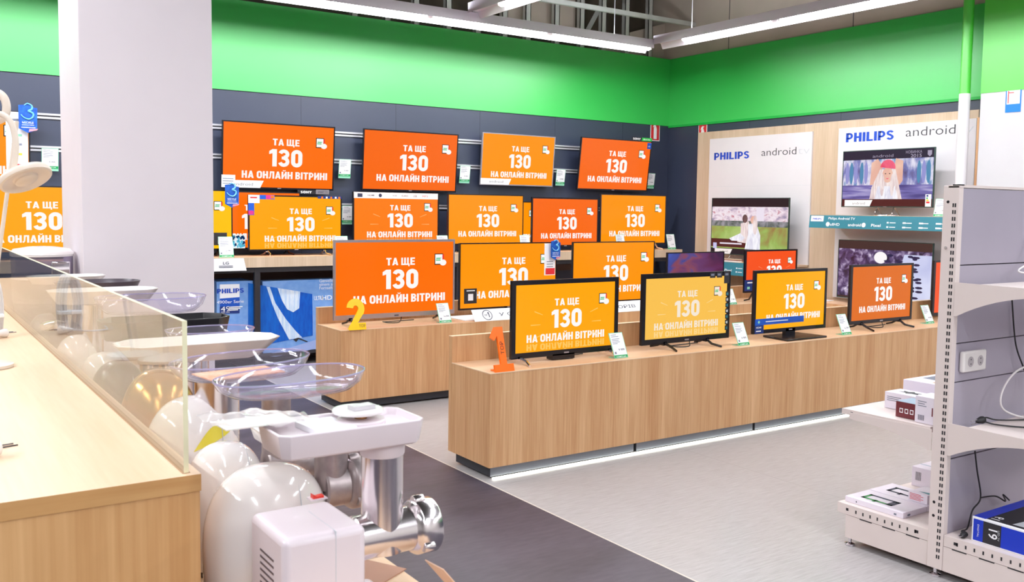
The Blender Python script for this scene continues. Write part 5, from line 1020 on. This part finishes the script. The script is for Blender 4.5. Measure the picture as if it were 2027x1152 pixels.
# steamer at the far end
ST = clear('steamer_plastic', (200, 196, 214), (190, 186, 206), edgew=.22, rough=.08)
t = thing('food_steamer', 'far food steamer with clear tiers, white lid and dark base', 'food steamer', (.60, 4.80, LZ), 0)
SH = at(100, 610, 4.1).z-LZ; LZ2 = LZ
for k, (z0, z1) in enumerate(((.33, .44), (.445, .545))):
    b = MB(); b.lathe([(.125, z0), (.13, z0+.01), (.13, z1-.008), (.132, z1)], None, 36, 0, 1, 1, False); o = b.build('steam_tier', ST, t, smooth=60)
    m = MB(); m.lathe([(.1305, z1-.004), (.134, z1-.002), (.134, z1+.002), (.1305, z1+.004)], None, 36); m.build('tier_rim', WHITE, o)
b = MB(); b.lathe([(.135, .549), (.134, .56), (.12, .575), (.06, .585), (.002, .588)], None, 36); b.build('lid', WHITE, t, smooth=60)
b = MB(); b.lathe([(.118, .001), (.122, .01), (.12, .30), (.124, .328)], None, 36); b.build('base', mat('steamer_base', (92, 80, 92), .25), t, smooth=40)
b = MB(); b.wbox(.02, .10, -.129, -.115, .445, .52); b.build('chrome_panel', CHROME, t, bevel=.004)
t = thing('blender_base', 'dark round appliance base under the glass screen at far left', 'appliance', (.53, 3.95, LZ)); b = MB(); b.lathe([(.05, .001), (.055, .02), (.05, .27), (.045, .30)], None, 28); b.build('base', DGREY, t, smooth=40); b = MB(); b.lathe([(.046, .301), (.05, .31), (.05, .325), (.02, .335)], None, 28); b.build('cap', CHROME, t, smooth=40)

# papers, plates and leaflets in the trays
def leaflet(label, cx, cy, z, w_, d_, th, rz, mats, k=0, name='leaflet', group=None):
    b = MB(); b.wbox(-w_/2, w_/2, -d_/2, d_/2, 0, th); o = b.build(name, mats, None, smooth=0, loc=(cx, cy, z), rot=(0, 0, rz)); return tag(o, label, 'leaflet', group)
PRINTO = wood('orange_leaflet', (250, 130, 10), (252, 222, 180), (2, 3, 1), scale=.6); PRINTP = wood('red_leaflet', (190, 50, 50), (90, 60, 64), (2, 3, 1), scale=.4)
leaflet('orange and white leaflet lying in the rear clear oval tray',   .705, 2.23, 1.0395, .19, .11, .003, .15, PRINTO)
leaflet('red and black leaflet in the black tray', .70, 3.12, 1.027, .16, .12, .004, .1, PRINTP)
zt = 1.0445
leaflet('white booklet lying flat in the nearest white tray', .655, 1.57, zt, .075, .095, .010, .1, PAPER, name='booklet', group=None)
t = thing('grinder_disc', 'pair of round white discs stacked in the nearest white tray', 'disc', (.725, 1.572, zt+.002)); b = MB(); b.lathe([(.044, 0), (.046, .002), (.046, .008), (.044, .010)], None, 36); b.build('lower_disc', CREAMM, t, smooth=40); b = MB(); b.lathe([(.046, .020), (.048, .022), (.048, .025), (.046, .027)], Matrix.Translation((-.002, .008, .0)), 36); b.build('upper_disc', WHITE, t, smooth=40); b = MB(); b.lathe([(.012, .010), (.012, .0205)], None, 12); b.build('spacer', mat('brass', (170, 120, 70), .35, metal=.8), t)
leaflet('small chromed box lying on the stacked white discs', .727, 1.572, zt+.0292, .045, .026, .008, .12, [mat('box_silver', (210, 206, 212), .25, metal=.3)], name='small_box', group=None)
# crumpled plastic bag at the left end of the tray
PB = clear('bag_plastic', (250, 250, 250), (250, 246, 246), edgew=.5, rough=.1)
b = MB(); nx, ny = 18, 12; rr = random.Random(11); vs = []
for j in range(ny+1):
    for i in range(nx+1):
        u, v = i/nx, j/ny; vs.append((-.115+.20*u, -.05+.10*v, max(0, .014*math.sin(math.pi*min(1, u*1.02))*max(0, math.sin(math.pi*v))**.6)+.003*math.sin(19*u+7*v)+.002*math.sin(11*v-14*u)))
b.add(vs, [(j*(nx+1)+i, j*(nx+1)+i+1, (j+1)*(nx+1)+i+1, (j+1)*(nx+1)+i) for j in range(ny) for i in range(nx)])
o = b.build('plastic_bag', PB, None, smooth=60, loc=(.560, 1.605, 1.068), rot=(0, math.radians(5), .0)); tag(o, 'crumpled clear plastic bag hanging over the left end of the nearest white tray', 'bag')
leaflet('folded white leaflet with pink and green print inside the plastic bag', .535, 1.605, 1.0645, .13, .075, .002, .05, wood('pink_leaflet', (246, 226, 226), (232, 244, 234), (3, 1, 1), scale=.8), group=None)
# card below the nearest grinder
leaflet('brown leaflet on the ledge below the nearest grinder', .845, 1.80, LZ+.0005, .10, .14, .002, .5, mat('brown_card', (176, 128, 104), .5), group=None)
b = MB(); M = Matrix.Rotation(math.radians(-50), 4, 'Y'); b.wbox(0, .16, -.03, .03, 0, .002, 0, M); 
p = at(868, 1112, 1.75); o = b.build('guarantee_card', mat('pinkish_card', (232, 196, 172), .5), None, smooth=0, loc=(p.x-.01, p.y, p.z-.004), rot=(0, math.radians(100), .1)); tag(o, 'pinkish guarantee card hanging from the nearest grinder outlet', 'card')

# ------------------------------------------------------------------ things on the counter
def plug(label, p, rz, flex=None):
    t = thing('power_plug', label, 'plug', p, rz)
    b = MB(); M = Matrix.Translation((0, 0, .017)) @ Matrix.Rotation(math.pi/2, 4, 'Y'); b.lathe([(.006, -.05), (.011, -.03), (.016, -.008), (.0165, .0), (.014, .003)], M, 18); b.build('plug_body', WHITE, t, smooth=50)
    b = MB(); [b.tube([(.0, y, .017), (.034, y*.95, .016)], .0023, 8) for y in (-.0095, .0095)]; b.build('pin', CHROME, t)
    if flex: b = MB(); b.tube(smooth_path(flex, 6), .0035, 8); b.build('flex', CABLEW, t)
    return t
p = onZ(-4, 903, CZ); plug('white plug with two metal pins lying on the near end of the counter', (p.x, p.y, CZ+.0005), .35, [(-.05, 0, .017), (-.12, -.01, .008), (-.3, .06, .005)])
p = onZ(12, 668, CZ); plug('white plug lying on the counter against the glass at the left edge', (p.x, p.y, CZ+.0005), .5, [(-.05, 0, .017), (-.1, .02, .01), (-.14, .10, .006), (-.10, .2, .006)])
t = thing('cable_bundle', 'white folded cable bundle standing on the counter at the left edge', 'cable', (onZ(2, 668, CZ).x-.03, onZ(2, 668, CZ).y+.03, CZ)); b = MB()
for k in range(4): dx = .008*k-.012; b.tube(smooth_path([(-.02+dx, .01*k, .006), (-.03+dx, .01*k, .12), (-.012+dx, .01*k, .205), (.015+dx, .01*k, .21), (.03+dx, .01*k, .12), (.024+dx, .01*k, .006)], 6), .006, 8)
b.build('coils', CABLEW, t); b = MB(); b.wbox(-.04, .045, -.012, .045, .07, .085); b.build('cable_tie', PAPER, t, bevel=.004)
# desk lamps
def dl(px, py, d=2.6): q = at(px, py, d); return q
h = dl(50, 352); t = thing('desk_lamp', 'cream desk lamp with round tilted head on a curved neck', 'desk lamp', (.0, h.y, CZ)); o0 = Vector((0, h.y, CZ))
nrm = (Vector((.30, -.44, -.85))).normalized(); q = nrm.to_track_quat('Z', 'Y'); M = Matrix.Translation(h-o0) @ q.to_matrix().to_4x4()
LC = mat('lamp_cream', (228, 214, 200), .35, var=.01)
b = MB(); b.lathe([(.002, -.016), (.05, -.016), (.068, -.010), (.072, .0), (.070, .008), (.064, .010), (.058, .006), (.034, .002), (.030, .006), (.002, .008)], M, 40); hd = b.build('lamp_head', LC, t, smooth=50)
b = MB(); b.lathe([(.030, .004), (.030, .010), (.024, .014), (.002, .015)], M, 28); b.build('diffuser', mat('lamp_lens', (224, 208, 190), .3), hd, smooth=50)
nk = [dl(26, 338)-o0, dl(30, 310)-o0, dl(31, 280)-o0, dl(24, 248)-o0, dl(10, 230)-o0, dl(-14, 226)-o0, dl(-50, 250)-o0, dl(-80, 330)-o0]
b = MB(); b.tube(smooth_path(nk, 6), .0085, 12); b.build('gooseneck', LC, t, smooth=60)
e = nk[-1]; b = MB(); b.tube([e, (e.x-.01, e.y, .02)], .009, 12); b.build('stem', LC, t); b = MB(); b.lathe([(.085, .001), (.085, .012), (.03, .022), (.012, .03)], Matrix.Translation((e.x-.01, e.y, 0)), 32); b.build('lamp_base', LC, t, smooth=40)
t = thing('desk_lamp', 'second cream lamp at the left edge showing only its looped arm and thin stem', 'desk lamp', (-.06, 3.3, CZ)); o0 = Vector((-.06, 3.3, CZ))
b = MB(); A = [dl(-25, 196, 2.8)-o0, dl(-6, 184, 2.8)-o0, dl(8, 194, 2.8)-o0, dl(13, 214, 2.8)-o0, dl(8, 232, 2.8)-o0, dl(-8, 240, 2.8)-o0]; b.tube(smooth_path(A, 6), .012, 12); b.build('looped_arm', LC, t, smooth=60)
s0, s1 = dl(14, 384, 2.8)-o0, dl(1, 480, 2.8)-o0; k = (s1-s0)/(s1.z-s0.z); bt = s0+k*(.012-s0.z); tp = s0+k*((dl(0, 240, 2.8)-o0).z-s0.z)
b = MB(); b.tube([tp, bt], .006, 10); b.build('stem', LC, t); b = MB(); b.lathe([(.08, .001), (.08, .01), (.02, .02)], Matrix.Translation((bt.x, bt.y, 0)), 28); b.build('lamp_base', LC, t, smooth=40)
